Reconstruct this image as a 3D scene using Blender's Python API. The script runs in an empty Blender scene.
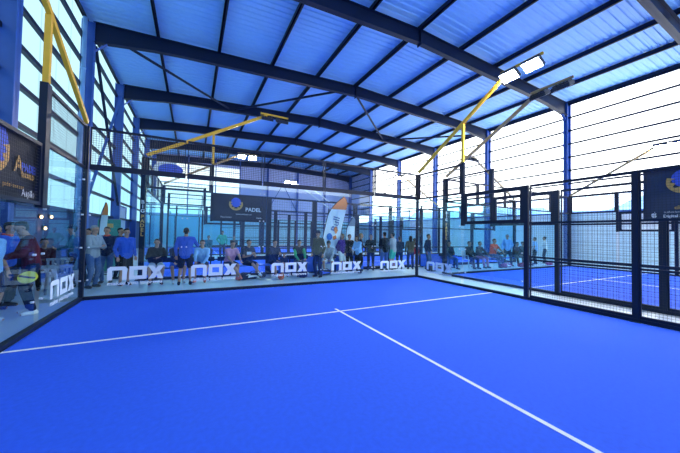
import bpy, bmesh, math, random
from mathutils import Vector, Matrix, Euler
random.seed(7)
S = bpy.context.scene
C = S.collection
PI = math.pi

# ------------------------------------------------------------------ camera
cam_data = bpy.data.cameras.new('camera')
cam = bpy.data.objects.new('camera', cam_data)
C.objects.link(cam)
cam.location = (2.1786, 1.7497, 1.6343)
_yaw, _pitch, _roll = 0.466017, 0.0241298, 0.0190182
_f = Vector((math.sin(_yaw)*math.cos(_pitch), math.cos(_yaw)*math.cos(_pitch), math.sin(_pitch)))
_r0 = Vector((math.cos(_yaw), -math.sin(_yaw), 0)); _u0 = _r0.cross(_f)
_r = _r0*math.cos(_roll)+_u0*math.sin(_roll); _u = -_r0*math.sin(_roll)+_u0*math.cos(_roll)
M3 = Matrix((_r, _u, -_f)).transposed()
cam.rotation_euler = M3.to_euler()
cam_data.sensor_width = 36
cam_data.lens = 279.62/680*36
cam_data.shift_x = 7.065/680
cam_data.clip_end = 300
S.camera = cam

# ------------------------------------------------------------------ world, light, exposure
world = bpy.data.worlds.new('world'); S.world = world
world.use_nodes = True
wb = world.node_tree.nodes['Background']
wb.inputs[0].default_value = (0.62, 0.80, 1.0, 1)
wb.inputs[1].default_value = 1.5
S.view_settings.view_transform = 'Standard'
S.view_settings.look = 'None'
S.view_settings.gamma = 1
S.view_settings.use_curve_mapping = False
S.view_settings.exposure = 1.68
S.cycles.transparent_max_bounces = 48
S.cycles.max_bounces = 8
S.cycles.diffuse_bounces = 3
S.cycles.sample_clamp_indirect = 4
S.cycles.use_denoising = True
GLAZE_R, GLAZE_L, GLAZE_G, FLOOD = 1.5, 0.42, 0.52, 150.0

# ------------------------------------------------------------------ materials
def mat(name, col, rough=0.6, metal=0.0, noise=0.0, scale=40.0, spec=0.5, bump=0.0):
    m = bpy.data.materials.new(name); m.use_nodes = True
    nt = m.node_tree; b = nt.nodes['Principled BSDF']
    b.inputs['Roughness'].default_value = rough
    b.inputs['Metallic'].default_value = metal
    b.inputs['Specular IOR Level'].default_value = spec
    tc = nt.nodes.new('ShaderNodeTexCoord')
    n = nt.nodes.new('ShaderNodeTexNoise'); n.inputs['Scale'].default_value = scale
    n.inputs['Detail'].default_value = 3
    nt.links.new(tc.outputs['Object'], n.inputs['Vector'])
    mx = nt.nodes.new('ShaderNodeMix'); mx.data_type = 'RGBA'
    a = tuple(max(0, c*(1-noise)) for c in col); d = tuple(min(1, c*(1+noise)) for c in col)
    mx.inputs[6].default_value = (*a, 1); mx.inputs[7].default_value = (*d, 1)
    nt.links.new(n.outputs['Fac'], mx.inputs[0])
    nt.links.new(mx.outputs[2], b.inputs['Base Color'])
    if bump:
        bp = nt.nodes.new('ShaderNodeBump'); bp.inputs['Strength'].default_value = bump
        nt.links.new(n.outputs['Fac'], bp.inputs['Height']); nt.links.new(bp.outputs[0], b.inputs['Normal'])
    return m
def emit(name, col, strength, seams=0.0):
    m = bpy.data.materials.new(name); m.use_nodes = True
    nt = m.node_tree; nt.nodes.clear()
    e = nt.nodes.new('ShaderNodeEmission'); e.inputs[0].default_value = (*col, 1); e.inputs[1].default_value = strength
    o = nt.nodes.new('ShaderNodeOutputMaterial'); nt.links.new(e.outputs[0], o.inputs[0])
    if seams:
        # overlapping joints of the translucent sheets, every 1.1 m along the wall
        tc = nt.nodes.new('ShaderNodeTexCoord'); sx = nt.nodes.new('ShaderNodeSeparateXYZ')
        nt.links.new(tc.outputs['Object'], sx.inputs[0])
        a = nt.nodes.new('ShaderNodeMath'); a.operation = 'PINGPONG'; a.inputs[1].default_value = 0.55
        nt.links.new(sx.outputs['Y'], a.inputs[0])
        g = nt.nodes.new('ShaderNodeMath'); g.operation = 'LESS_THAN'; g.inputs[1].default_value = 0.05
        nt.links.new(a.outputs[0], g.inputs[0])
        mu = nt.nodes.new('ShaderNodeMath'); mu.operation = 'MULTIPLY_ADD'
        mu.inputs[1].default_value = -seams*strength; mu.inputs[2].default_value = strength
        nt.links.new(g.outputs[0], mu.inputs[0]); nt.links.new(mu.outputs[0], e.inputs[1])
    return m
def glass(name, tint, f0=0.05):
    m = bpy.data.materials.new(name); m.use_nodes = True
    nt = m.node_tree; nt.nodes.clear()
    t = nt.nodes.new('ShaderNodeBsdfTransparent'); t.inputs[0].default_value = (*tint, 1)
    g = nt.nodes.new('ShaderNodeBsdfGlossy'); g.inputs['Roughness'].default_value = 0.0
    g.inputs[0].default_value = (0.95, 0.98, 1, 1)
    lw = nt.nodes.new('ShaderNodeLayerWeight'); lw.inputs[0].default_value = 0.5
    p = nt.nodes.new('ShaderNodeMath'); p.operation = 'POWER'; p.inputs[1].default_value = 5.0
    nt.links.new(lw.outputs['Facing'], p.inputs[0])
    q = nt.nodes.new('ShaderNodeMath'); q.operation = 'MULTIPLY_ADD'
    q.inputs[1].default_value = 0.75; q.inputs[2].default_value = f0
    nt.links.new(p.outputs[0], q.inputs[0])
    mx = nt.nodes.new('ShaderNodeMixShader'); nt.links.new(q.outputs[0], mx.inputs[0])
    nt.links.new(t.outputs[0], mx.inputs[1]); nt.links.new(g.outputs[0], mx.inputs[2])
    o = nt.nodes.new('ShaderNodeOutputMaterial'); nt.links.new(mx.outputs[0], o.inputs[0])
    return m

TURF = mat('blue_turf', (0.038, 0.140, 0.93), 0.75, noise=0.16, scale=22, spec=0.1, bump=0.25)
LINE = mat('white_line', (0.93, 0.95, 0.96), 0.8)
FLOORM = mat('pale_floor', (0.60, 0.70, 0.82), 0.3, noise=0.06, scale=1.5, spec=0.4)
NAVY = mat('navy_steel', (0.006, 0.015, 0.042), 0.5, noise=0.1, scale=6, spec=0.25)
STEEL = mat('blue_steel', (0.018, 0.09, 0.40), 0.45, noise=0.12, scale=4)
DARKSTEEL = mat('dark_blue_rafter', (0.003, 0.012, 0.045), 0.5, noise=0.12, scale=4, spec=0.25)
ROOFM = mat('metal_roof', (0.24, 0.53, 1.0), 0.5, 0.0, noise=0.05, scale=3)
WIRE = mat('black_wire', (0.006, 0.01, 0.03), 0.5)
YELLOW = mat('yellow_paint', (0.72, 0.42, 0.03), 0.45, noise=0.08, scale=9)
TAN = mat('tan_paint', (0.36, 0.26, 0.14), 0.5)
LAMPBOX = mat('dark_lamp_housing', (0.02, 0.025, 0.04), 0.4)
GLASS = glass('court_glass', (0.87, 0.975, 1.0), 0.03)
LILAC = mat('lilac_wall', (0.56, 0.60, 0.88), 0.6, noise=0.05, scale=2)
PALEBLOCK = mat('pale_block_wall', (0.78, 0.88, 0.96), 0.7, noise=0.08, scale=2)
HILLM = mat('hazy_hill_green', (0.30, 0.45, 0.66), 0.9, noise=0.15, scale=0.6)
NAVYWALL = mat('navy_wall', (0.02, 0.06, 0.2), 0.6, noise=0.2, scale=1.5)
CYANWALL = mat('light_blue_panel', (0.50, 0.86, 1.0), 0.6, noise=0.05, scale=1)
DECAL = mat('white_decal', (0.80, 0.92, 1.0), 0.5)
BANNER = mat('black_banner', (0.012, 0.016, 0.035), 0.6, noise=0.3, scale=4)
BACKLITB = mat('navy_backlit_banner', (0.03, 0.05, 0.11), 0.6, noise=0.2, scale=4)  # lighter banner cloth, the light shining through it put into the colour
BLUEINK = mat('blue_ink', (0.06, 0.13, 0.75), 0.5)
GOLDINK = mat('gold_ink', (0.72, 0.42, 0.12), 0.5)
WHITEINK = mat('white_ink', (0.85, 0.88, 0.92), 0.5)
ORANGE = mat('orange_cloth', (0.80, 0.25, 0.06), 0.7)
WHITEC = mat('white_plastic', (0.75, 0.8, 0.88), 0.4)
BLUEBOARD = mat('blue_board', (0.03, 0.14, 0.75), 0.5)
GREENB = mat('green_banner_cloth', (0.05, 0.32, 0.25), 0.7, noise=0.3, scale=5)
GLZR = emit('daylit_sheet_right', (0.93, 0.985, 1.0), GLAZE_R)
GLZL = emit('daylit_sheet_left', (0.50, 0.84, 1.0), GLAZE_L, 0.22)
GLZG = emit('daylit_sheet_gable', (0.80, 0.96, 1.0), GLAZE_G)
GLZ_FILL = emit('added_light_sheet_rear', (0.86, 0.95, 1.0), 2.2)  # glow of the added window behind the camera
LENS = emit('floodlight_lens', (1.0, 0.95, 0.82), FLOOD)
WARM = emit('bar_glint_glow', (1.0, 0.55, 0.2), 3.0)  # glow for the reflections of bar lights on the left

# ------------------------------------------------------------------ mesh helpers
def bx(bm, x0, x1, y0, y1, z0, z1):
    v = [bm.verts.new((x, y, z)) for x in (x0, x1) for y in (y0, y1) for z in (z0, z1)]
    for f in ((0,1,3,2),(4,6,7,5),(0,4,5,1),(2,3,7,6),(0,2,6,4),(1,5,7,3)):
        bm.faces.new([v[i] for i in f])
def bar(bm, p, q, w, h=None, up=(0,0,1)):
    """box beam from p to q, width w across, h along up"""
    h = w if h is None else h
    p, q = Vector(p), Vector(q); d = (q-p).normalized(); up = Vector(up)
    s = d.cross(up)
    if s.length < 1e-4: s = d.cross(Vector((0,1,0)))
    s.normalize(); t = s.cross(d).normalized()
    v = []
    for c in (p, q):
        for a, b in ((-1,-1),(1,-1),(1,1),(-1,1)):
            v.append(bm.verts.new(c + s*a*w/2 + t*b*h/2))
    for f in ((0,3,2,1),(4,5,6,7),(0,1,5,4),(1,2,6,5),(2,3,7,6),(3,0,4,7)):
        bm.faces.new([v[i] for i in f])
def rod(bm, p, q, r0, r1=None, n=8):
    r1 = r0 if r1 is None else r1
    p, q = Vector(p), Vector(q); d = (q-p).normalized()
    s = d.orthogonal().normalized(); t = d.cross(s)
    a = [bm.verts.new(p+(s*math.cos(2*PI*i/n)+t*math.sin(2*PI*i/n))*r0) for i in range(n)]
    b = [bm.verts.new(q+(s*math.cos(2*PI*i/n)+t*math.sin(2*PI*i/n))*r1) for i in range(n)]
    for i in range(n):
        bm.faces.new((a[i], a[(i+1)%n], b[(i+1)%n], b[i]))
    bm.faces.new(a[::-1]); bm.faces.new(b)
def capsule(bm, p, q, r0, r1=None, n=10, m=3):
    """tapered rod with round ends"""
    r1 = r0 if r1 is None else r1
    p, q = Vector(p), Vector(q); d = q-p
    if d.length < 1e-5: d = Vector((0,0,1e-4)); q = p+d
    d = d.normalized(); s = d.orthogonal().normalized(); t = d.cross(s)
    rings = []
    top = bm.verts.new(p-d*r0)
    for k in range(1, m+1):
        a = PI/2*k/m; rings.append((p-d*r0*math.cos(a), r0*math.sin(a)))
    for k in range(0, m):
        a = PI/2*k/m; rings.append((q+d*r1*math.sin(a), r1*math.cos(a)))
    end = bm.verts.new(q+d*r1)
    R = [[bm.verts.new(c+(s*math.cos(2*PI*i/n)+t*math.sin(2*PI*i/n))*r) for i in range(n)] for c, r in rings]
    for i in range(n):
        j = (i+1) % n
        bm.faces.new((top, R[0][j], R[0][i])); bm.faces.new((end, R[-1][i], R[-1][j]))
        for a, b in zip(R, R[1:]):
            bm.faces.new((a[i], a[j], b[j], b[i]))
def ellipsoid(bm, c, r, n=16, m=10):
    res = bmesh.ops.create_uvsphere(bm, u_segments=n, v_segments=m, radius=1)
    for v in res['verts']:
        v.co = Vector((v.co.x*r[0]+c[0], v.co.y*r[1]+c[1], v.co.z*r[2]+c[2]))
def poly(bm, pts, f, thick):
    """extrude a 2D outline; f maps (a, b, depth) to a point"""
    a = [bm.verts.new(f(x, y, 0)) for x, y in pts]; b = [bm.verts.new(f(x, y, thick)) for x, y in pts]
    n = len(pts)
    bm.faces.new(a[::-1]); bm.faces.new(b)
    for i in range(n):
        bm.faces.new((a[i], a[(i+1)%n], b[(i+1)%n], b[i]))
def obj(name, bm, m, parent=None, smooth=False, fix=True):
    if fix: bmesh.ops.recalc_face_normals(bm, faces=bm.faces)
    me = bpy.data.meshes.new(name); bm.to_mesh(me); bm.free()
    if m is not None: me.materials.append(m)
    if smooth:
        for p in me.polygons: p.use_smooth = True
    o = bpy.data.objects.new(name, me); C.objects.link(o)
    if parent is not None: o.parent = parent
    return o
def tag(o, label, cat, group=None):
    o['label'] = label; o['category'] = cat
    if group: o['group'] = group
    return o
def thing(name, label, cat, loc=(0,0,0), rz=0.0, group=None):
    o = bpy.data.objects.new(name, None); C.objects.link(o)
    o.location = loc; o.rotation_euler = (0,0,rz); o.empty_display_size = 0.2
    return tag(o, label, cat, group)
def struct(name, bm, m, parent=None):
    o = obj(name, bm, m, parent)
    if parent is None: o['kind'] = 'structure'
    return o
def NB(): return bmesh.new()
ORD = ['first','second','third','fourth','fifth','sixth','seventh','eighth','ninth','tenth','eleventh','twelfth']

def text_obj(name, s, size, m, parent, origin, xdir, ydir, thick=0.004, align='LEFT', bold=0.0, sx=1.0, fitw=None):
    cu = bpy.data.curves.new('txt', 'FONT'); cu.body = s; cu.size = size; cu.extrude = thick/2
    cu.align_x = align; cu.resolution_u = 2; cu.offset = bold
    t = bpy.data.objects.new('txt', cu); C.objects.link(t)
    bpy.context.view_layer.update()
    dg = bpy.context.evaluated_depsgraph_get()
    me = bpy.data.meshes.new_from_object(t.evaluated_get(dg))
    bpy.data.objects.remove(t); bpy.data.curves.remove(cu)
    if fitw:
        xs = [v.co.x for v in me.vertices]; sx = fitw/max(1e-6, max(xs)-min(xs))
    xd, yd = Vector(xdir).normalized(), Vector(ydir).normalized(); zd = xd.cross(yd)
    me.transform(Matrix.Translation(origin) @ Matrix((xd, yd, zd)).transposed().to_4x4() @ Matrix.Diagonal((sx, 1, 1, 1)))
    me.materials.clear(); me.materials.append(m); me.name = name
    o = bpy.data.objects.new(name, me); C.objects.link(o); o.parent = parent
    return o

# ------------------------------------------------------------------ the hall
XL, XR, YB, YF = -2.1, 24.0, -16.5, 39.0
XM = 11.0
def roof_z(x): return 10.22 + 0.0435*(x-XL) if x <= XM else 10.36 + 0.033*(XR-x)
FRAMES = [-11.0, -5.5, 0.0, 5.5, 11.05, 16.5, 22.05, 27.55, 33.3, 38.9]

b = NB(); bx(b, XL-0.3, XR+0.3, YB, YF+0.2, -0.30, -0.012); struct('floor', b, FLOORM)
# corrugated roof: ribs run up the slope
b = NB()
per = 0.28; prof = [(0.0,0.0),(0.12,0.0),(0.155,0.033),(0.245,0.033)]
ys = []
y = YB
while y < YF+0.3:
    for dy, dz in prof: ys.append((y+dy, dz))
    y += per
cols = []
for x in (XL-0.2, XM, XR+0.2):
    cols.append([b.verts.new((x, yy, roof_z(x)+0.17+dz)) for yy, dz in ys])
for ca, cb in zip(cols, cols[1:]):
    for i in range(len(ys)-1):
        b.faces.new((ca[i], ca[i+1], cb[i+1], cb[i]))
ceil = struct('ceiling', b, ROOFM)
sm = ceil.modifiers.new('thick', 'SOLIDIFY'); sm.thickness = 0.03; sm.offset = 1

# purlins
px = [XL+0.12, 0.55, 3.1, 5.75, 8.4, 11.0, 13.65, 16.3, 18.95, 21.45, XR-0.12]
for i, x in enumerate(px):
    b = NB(); z = roof_z(x)+0.07
    bx(b, x-0.035, x+0.035, YB, YF, z-0.10, z+0.10)
    bx(b, x-0.035, x+0.10, YB, YF, z-0.10, z-0.085)
    struct('roof_purlin', b, DARKSTEEL)

# portal frames
def ibeam_col(b, x, y, z0, z1, depth, width, tf=0.02):
    bx(b, x-depth/2, x+depth/2, y-0.01, y+0.01, z0, z1)
    bx(b, x-depth/2, x-depth/2+tf, y-width/2, y+width/2, z0, z1)
    bx(b, x+depth/2-tf, x+depth/2, y-width/2, y+width/2, z0, z1)
def rafter(b, y, xa, xb, da, db):
    """I section, following the roof; depth da at xa to db at xb"""
    n = 12
    for k in range(n):
        u0, u1 = k/n, (k+1)/n
        xs = (xa+(xb-xa)*u0, xa+(xb-xa)*u1); ds = (da+(db-da)*min(1,u0*5), da+(db-da)*min(1,u1*5))
        t = [roof_z(x)-0.03 for x in xs]
        for (y0, y1, lo, hi) in ((y-0.01, y+0.01, 'b', 't'), (y-0.11, y+0.11, 'b', 'b+'), (y-0.11, y+0.11, 't-', 't')):
            def zz(code, i): return {'b': t[i]-ds[i], 'b+': t[i]-ds[i]+0.02, 't': t[i], 't-': t[i]-0.02}[code]
            v = [b.verts.new((xs[i], yy, zz(c, i))) for i in (0,1) for yy in (y0,y1) for c in (lo, hi)]
            for f in ((0,1,3,2),(4,6,7,5),(0,4,5,1),(2,3,7,6),(0,2,6,4),(1,5,7,3)): b.faces.new([v[j] for j in f])
FR_LABEL = ['far behind the camera', 'one bay behind the camera', 'behind the camera, above the near end of the courts', 'crossing the top right corner of the picture, above the near court',
  'directly over the back glass of near court', 'second beyond the near court, behind the standing spectators',
  'third beyond the near court, braced to its neighbour', 'fourth beyond the near court', 'last but one before the far gable', 'standing against the far gable wall']
for i, y in enumerate(FRAMES):
    fr = thing('portal_frame', 'blue steel roof frame ' + FR_LABEL[i], 'steel frame', (0, y, 0), 0, 'portal frames of the hall')
    for x, s in ((XL+0.24, 1), (XR-0.25, -1)):
        b = NB(); ibeam_col(b, x, 0, -0.012, roof_z(x)-0.03, 0.42 if s > 0 else 0.45, 0.24)
        bar(b, (x+s*0.22, 0, roof_z(x)-1.2), (x+s*0.62, 0, roof_z(x)-0.82), 0.14, 0.02, up=(-s,0,1))
        bx(b, x-0.3, x+0.3, -0.17, 0.17, -0.012, 0.02)
        obj('column', b, STEEL, fr)
    b = NB(); rafter(b, 0, XL+0.4, XM, 0.85, 0.62); rafter(b, 0, XR-0.45, XM, 0.85, 0.62)
    bx(b, XM-0.02, XM+0.02, -0.12, 0.12, roof_z(XM)-0.74, roof_z(XM)-0.03)
    obj('rafter', b, DARKSTEEL, fr)

# roof bracing in the third bay
for (x0, y0, x1, y1, lab) in ((-1.2, 16.5, 4.2, 22.05, 'leftmost diagonal tube brace under the roof above the left spectators'),
        (4.6, 22.05, 10.2, 16.5, 'diagonal tube brace rising towards the middle of the roof, left of the ridge'),
        (10.9, 16.5, 17.2, 22.05, 'short diagonal tube brace just right of the roof ridge'),
        (17.6, 22.05, 23.4, 16.5, 'rightmost diagonal tube brace under the roof near the bright wall')):
    b = NB(); rod(b, (x0, y0, roof_z(x0)-0.42), (x1, y1, roof_z(x1)-0.42), 0.07)
    tag(obj('roof_brace', b, DARKSTEEL), 'dark steel ' + lab, 'roof brace', 'roof braces')

# left wall: navy lower wall, daylit sheets above with girts
def wall_bays(side):
    x = XL if side == 'left' else XR
    zs, zt = (2.3, 10.35) if side == 'left' else (4.28, 10.35)
    s = 1 if side == 'left' else -1
    for i, (ya, yb) in enumerate(zip([YB]+FRAMES, FRAMES+[YF])):
        if yb-ya < 0.3: continue
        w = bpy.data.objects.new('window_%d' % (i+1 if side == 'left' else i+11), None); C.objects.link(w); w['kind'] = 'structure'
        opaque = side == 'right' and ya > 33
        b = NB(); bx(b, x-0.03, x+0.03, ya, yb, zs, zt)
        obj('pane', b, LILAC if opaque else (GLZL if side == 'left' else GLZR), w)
        b = NB()
        z = zs; step = 0.86 if side == 'right' else 1.02
        while z < zt:
            bx(b, min(x+s*0.04, x+s*(0.12 if side=='right' else 0.16)), max(x+s*0.04, x+s*(0.12 if side=='right' else 0.16)), ya, yb, z-(0.05 if side=='right' else 0.06), z+(0.05 if side=='right' else 0.06))
            z += step
        obj('rail', b, DARKSTEEL, w)
wall_bays('left'); wall_bays('right')
b = NB(); bx(b, XL-0.2, XL, YB, YF, -0.3, 2.3); wl = struct('wall_left', b, NAVYWALL)
b = NB(); bx(b, XR, XR+0.2, YB, YF, -0.3, 3.2); struct('wall_right', b, PALEBLOCK)
# band of clear openings above the block wall, hazy hills outside
b = NB(); bx(b, XR-0.02, XR+0.02, YB, YF, 4.22, 4.34); bx(b, XR-0.03, XR+0.03, YB, YF, 3.16, 3.26); struct('trim_1', b, STEEL)
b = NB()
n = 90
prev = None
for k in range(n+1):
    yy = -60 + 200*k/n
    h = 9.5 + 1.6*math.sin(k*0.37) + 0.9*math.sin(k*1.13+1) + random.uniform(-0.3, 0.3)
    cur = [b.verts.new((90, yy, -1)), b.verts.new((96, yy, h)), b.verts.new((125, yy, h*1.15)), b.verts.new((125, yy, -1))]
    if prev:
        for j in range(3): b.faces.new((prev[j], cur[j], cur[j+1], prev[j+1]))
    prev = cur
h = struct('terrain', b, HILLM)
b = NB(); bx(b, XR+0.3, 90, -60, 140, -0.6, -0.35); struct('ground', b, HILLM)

# gable behind the camera
b = NB(); bx(b, XL-0.2, XR+0.2, YB-0.15, YB, -0.3, 11.0); struct('wall_front', b, LILAC)
w = bpy.data.objects.new('window_31', None); C.objects.link(w); w['kind'] = 'structure'  # unseen glowing rear window, added to raise the diffuse light in the hall
b = NB(); bx(b, -1.0, 22.5, YB, YB+0.03, 6.9, 9.9); obj('pane', b, GLZ_FILL, w)
b = NB()
for z in (7.8, 8.8): bx(b, -1.0, 22.5, YB+0.04, YB+0.12, z-0.05, z+0.05)
obj('rail', b, DARKSTEEL, w)

# far gable
b = NB(); bx(b, XL-0.2, XR+0.2, YF, YF+0.15, 3.4, 10.95); struct('wall_back', b, LILAC)
b = NB(); bx(b, XL-0.2, XR+0.2, YF-0.02, YF+0.15, -0.3, 3.4); struct('wall_back', b, CYANWALL)
w = bpy.data.objects.new('window_30', None); C.objects.link(w); w['kind'] = 'structure'
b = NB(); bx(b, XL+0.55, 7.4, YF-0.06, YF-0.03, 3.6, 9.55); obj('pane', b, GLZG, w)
b = NB()
for z in (4.5, 5.4, 6.3, 7.2, 8.1, 9.0): bx(b, XL+0.5, 7.4, YF-0.12, YF-0.07, z-0.04, z+0.04)
for x in (1.6, 4.6, 7.45): bx(b, x-0.06, x+0.06, YF-0.14, YF-0.07, 3.5, 10.6)
obj('rail', b, STEEL, w)
t = thing('ball_reflection', 'blue oval reflection of banner ball added as board high on the far left gable window', 'reflection', (-0.2, YF-0.36, 8.55))  # board put in for the banner ball reflected in the glass
b = NB(); poly(b, [(1.25*math.cos(k*PI/16), 0.68*math.sin(k*PI/16)) for k in range(32)], lambda x, z, d: Vector((x, d-0.03, z)), 0.06); obj('board', b, BLUEINK, t); [(lambda q: (rod(q, (x_, 0.03, 0.2), (x_, 0.33, 0.2), 0.02), obj('bracket', q, STEEL, t)))(NB()) for x_ in (-0.6, 0.6)]
b = NB()
poly(b, [(1.25*math.cos(k*PI/16), 0.68*math.sin(k*PI/16)) for k in range(6, 21)]+[(1.65*math.cos(k*PI/16)-0.05, 0.98*math.sin(k*PI/16)) for k in range(20, 5, -1)], lambda x, z, d: Vector((x, d-0.02, z)), 0.05); obj('rim', b, WHITEC, t)
for x in (11.0, 15.2, 19.4):
    b = NB(); bx(b, x-0.1, x+0.1, YF-0.28, YF-0.06, -0.01, roof_z(x)-0.7); struct('pillar_gable', b, STEEL)
b = NB()
for z in (4.4, 6.3, 8.2): bx(b, 7.5, XR, YF-0.12, YF-0.06, z-0.05, z+0.05)
for (p, q) in (((11.0, 4.4), (13.1, 8.2)), ((13.1, 8.2), (15.2, 4.4))): bar(b, (p[0], YF-0.15, p[1]), (q[0], YF-0.15, q[1]), 0.07)
struct('trim_2', b, STEEL)
# cross bracing on the left wall
for (ya, yb, lab) in ((16.8, 21.8, 'nearer pair of crossed flat steel braces in front of the left windows'),):
    for k, (za, zb) in enumerate(((3.0, 9.4), (9.4, 3.0))):
        b = NB(); bar(b, (XL+0.35+0.05*k, ya, za), (XL+0.35+0.05*k, yb, zb), 0.02, 0.12, up=(0, 1, 0) if 0 else (1,0,0))
        tag(obj('wall_brace', b, DARKSTEEL if k else STEEL), ('dark steel diagonal brace rising away from the camera across the left windows' if not k else 'dark steel diagonal brace falling away from the camera across the left windows'), 'wall brace', 'wall braces')
# downpipe beside the second column
b = NB(); rod(b, (XL+0.22, 16.1, 0), (XL+0.22, 16.1, 10.1), 0.075, n=14)
for z in (2, 5, 8): rod(b, (XL+0.22, 16.1, z), (XL+0.22, 16.1, z+0.05), 0.09, n=14)
tag(obj('downpipe', b, mat('pale_blue_pipe', (0.16, 0.36, 0.7), 0.35), None, True), 'pale blue round downpipe running up beside a left wall column', 'pipe')
b = NB(); bx(b, XL, XL+0.06, 23.0, 25.9, 0, 3.1); d = struct('door_1', b, mat('pale_grey_door', (0.4, 0.52, 0.7), 0.5))
b = NB(); bx(b, XL+0.06, XL+0.10, 22.95, 23.0, 0, 3.15); bx(b, XL+0.06, XL+0.10, 25.9, 25.95, 0, 3.15); bx(b, XL+0.06, XL+0.10, 22.95, 25.95, 3.1, 3.18); obj('frame', b, STEEL, d)
# bar light reflections, put in as small glowing bulbs on the dark left wall
for (y, z, lab) in ((13.6, 1.97, 'added warm glint of bar lights, upper left of three on the dark left wall'), (14.3, 2.0, 'added warm glint of bar lights, upper right of three on the dark left wall'), (13.9, 1.62, 'added warm glint of bar lights, lowest of three on the dark left wall')):
    t = thing('bar_glint', lab, 'glint', (XL, y, z), 0, 'added warm glints')
    b = NB(); bx(b, 0, 0.05, -0.04, 0.04, -0.05, 0.09); obj('bracket', b, LAMPBOX, t)
    b = NB(); ellipsoid(b, (0.08, 0, 0), (0.035, 0.035, 0.05), 10, 8); obj('glint_blob', b, WARM, t, True)

# ------------------------------------------------------------------ court builder
def wires(bm, P, Q, z0, z1, step, r):
    P, Q = Vector((P[0], P[1], 0)), Vector((Q[0], Q[1], 0)); L = (Q-P).length; d = (Q-P)/L; nrm = Vector((-d.y, d.x, 0))
    n = max(1, round(L/step))
    for i in range(1, n):
        c = P + d*L*i/n
        rod(bm, (c.x, c.y, z0), (c.x, c.y, z1), r, n=3)
    m = max(1, round((z1-z0)/step))
    for i in range(1, m):
        z = z0+(z1-z0)*i/m
        rod(bm, (P.x+nrm.x*r, P.y+nrm.y*r, z), (Q.x+nrm.x*r, Q.y+nrm.y*r, z), r, n=3)
POSTS = []
def trim(P, Q, z0, z1):
    P, Q = Vector(P), Vector(Q); d = (Q-P).normalized()
    for (x, y, hw, hd, a, c) in POSTS:
        if c <= z0+0.01 or a >= z1-0.01: continue
        e = (hw if abs(d.x) > .5 else hd) + 0.004
        off = abs((Vector((x, y))-P).dot(Vector((-d.y, d.x))))
        if off > (hd if abs(d.x) > .5 else hw)+0.02: continue
        u = (Vector((x, y))-P).dot(d); L = (Q-P).length
        if -0.15 < u < 0.15 and u+e > 0: P = P+d*(u+e)
        u = (Vector((x, y))-Q).dot(d)
        if -0.15 < u < 0.15 and u-e < 0: Q = Q+d*(u-e)
    return (P.x, P.y), (Q.x, Q.y)
def mesh_panel(P, Q, z0, z1, label, group, rails=(), step=0.05, r=0.003, fw=0.06, sw=None, bw=None):
    P, Q = trim(P, Q, z0, z1); sw = sw or fw; bw = bw or fw
    t = thing('mesh_panel', label, 'wire mesh panel', ((P[0]+Q[0])/2, (P[1]+Q[1])/2, z0), 0, group)
    ox, oy = t.location.x, t.location.y
    p, q = (P[0]-ox, P[1]-oy), (Q[0]-ox, Q[1]-oy)
    b = NB(); h = z1-z0
    d = (Vector(q)-Vector(p)).normalized(); e = d*sw*0.5
    bar(b, (*p, bw/2), (*q, bw/2), 0.05, bw); bar(b, (*p, h-fw/2), (*q, h-fw/2), 0.05, fw)
    for c in (Vector(p)+e, Vector(q)-e):
        bx_d = 0.05
        bar(b, (c.x, c.y, bw), (c.x, c.y, h-fw), sw if abs(d.x) > .5 else 0.05, 0.05 if abs(d.x) > .5 else sw, up=(0,1,0))
    for z in rails: bar(b, (*p, z-z0), (*q, z-z0), 0.04, 0.045)
    obj('frame', b, NAVY, t)
    b = NB(); wires(b, p, q, bw, h-fw, step, r); obj('wire_mesh', b, WIRE, t)
    return t
def glass_pane(P, Q, z1, label, group, bolts=False):
    P, Q = trim(P, Q, 0.07, z1)
    P, Q = Vector(P), Vector(Q); d = (Q-P).normalized(); P = P+d*0.006; Q = Q-d*0.006
    z0 = 0.07; z1 = z1-0.003
    t = tag(None or obj('glass_panel', (lambda b: (bar(b, (P.x, P.y, (z0+z1)/2), (Q.x, Q.y, (z0+z1)/2), 0.012, z1-z0), b)[1])(NB()), GLASS), label, 'glass panel', group)
    if not bolts: return t
    nrm = Vector((-d.y, d.x)); me = None
    for c in (P+d*0.05, Q-d*0.05):
        for z in (0.45, 1.2, 1.95, 2.75):
            if z < z1-0.1:
                if me is None:
                    b = NB(); rod(b, (-nrm.x*0.02, -nrm.y*0.02, 0), (nrm.x*0.02, nrm.y*0.02, 0), 0.018, n=8)
                    o = obj('clamp_bolt', b, WHITEC, t); me = o.data
                else:
                    o = bpy.data.objects.new('clamp_bolt', me); C.objects.link(o); o.parent = t
                o.location = (c.x, c.y, z)
    return t
def post(x, y, h, label, group, w=0.085, d=0.085):
    b = NB(); bx(b, x-w/2, x+w/2, y-d/2, y+d/2, 0.0, h)
    bx(b, x-w, x+w, y-d, y+d, 0.0, 0.012)
    return tag(obj('fence_post', b, NAVY), label, 'post', group)
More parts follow.
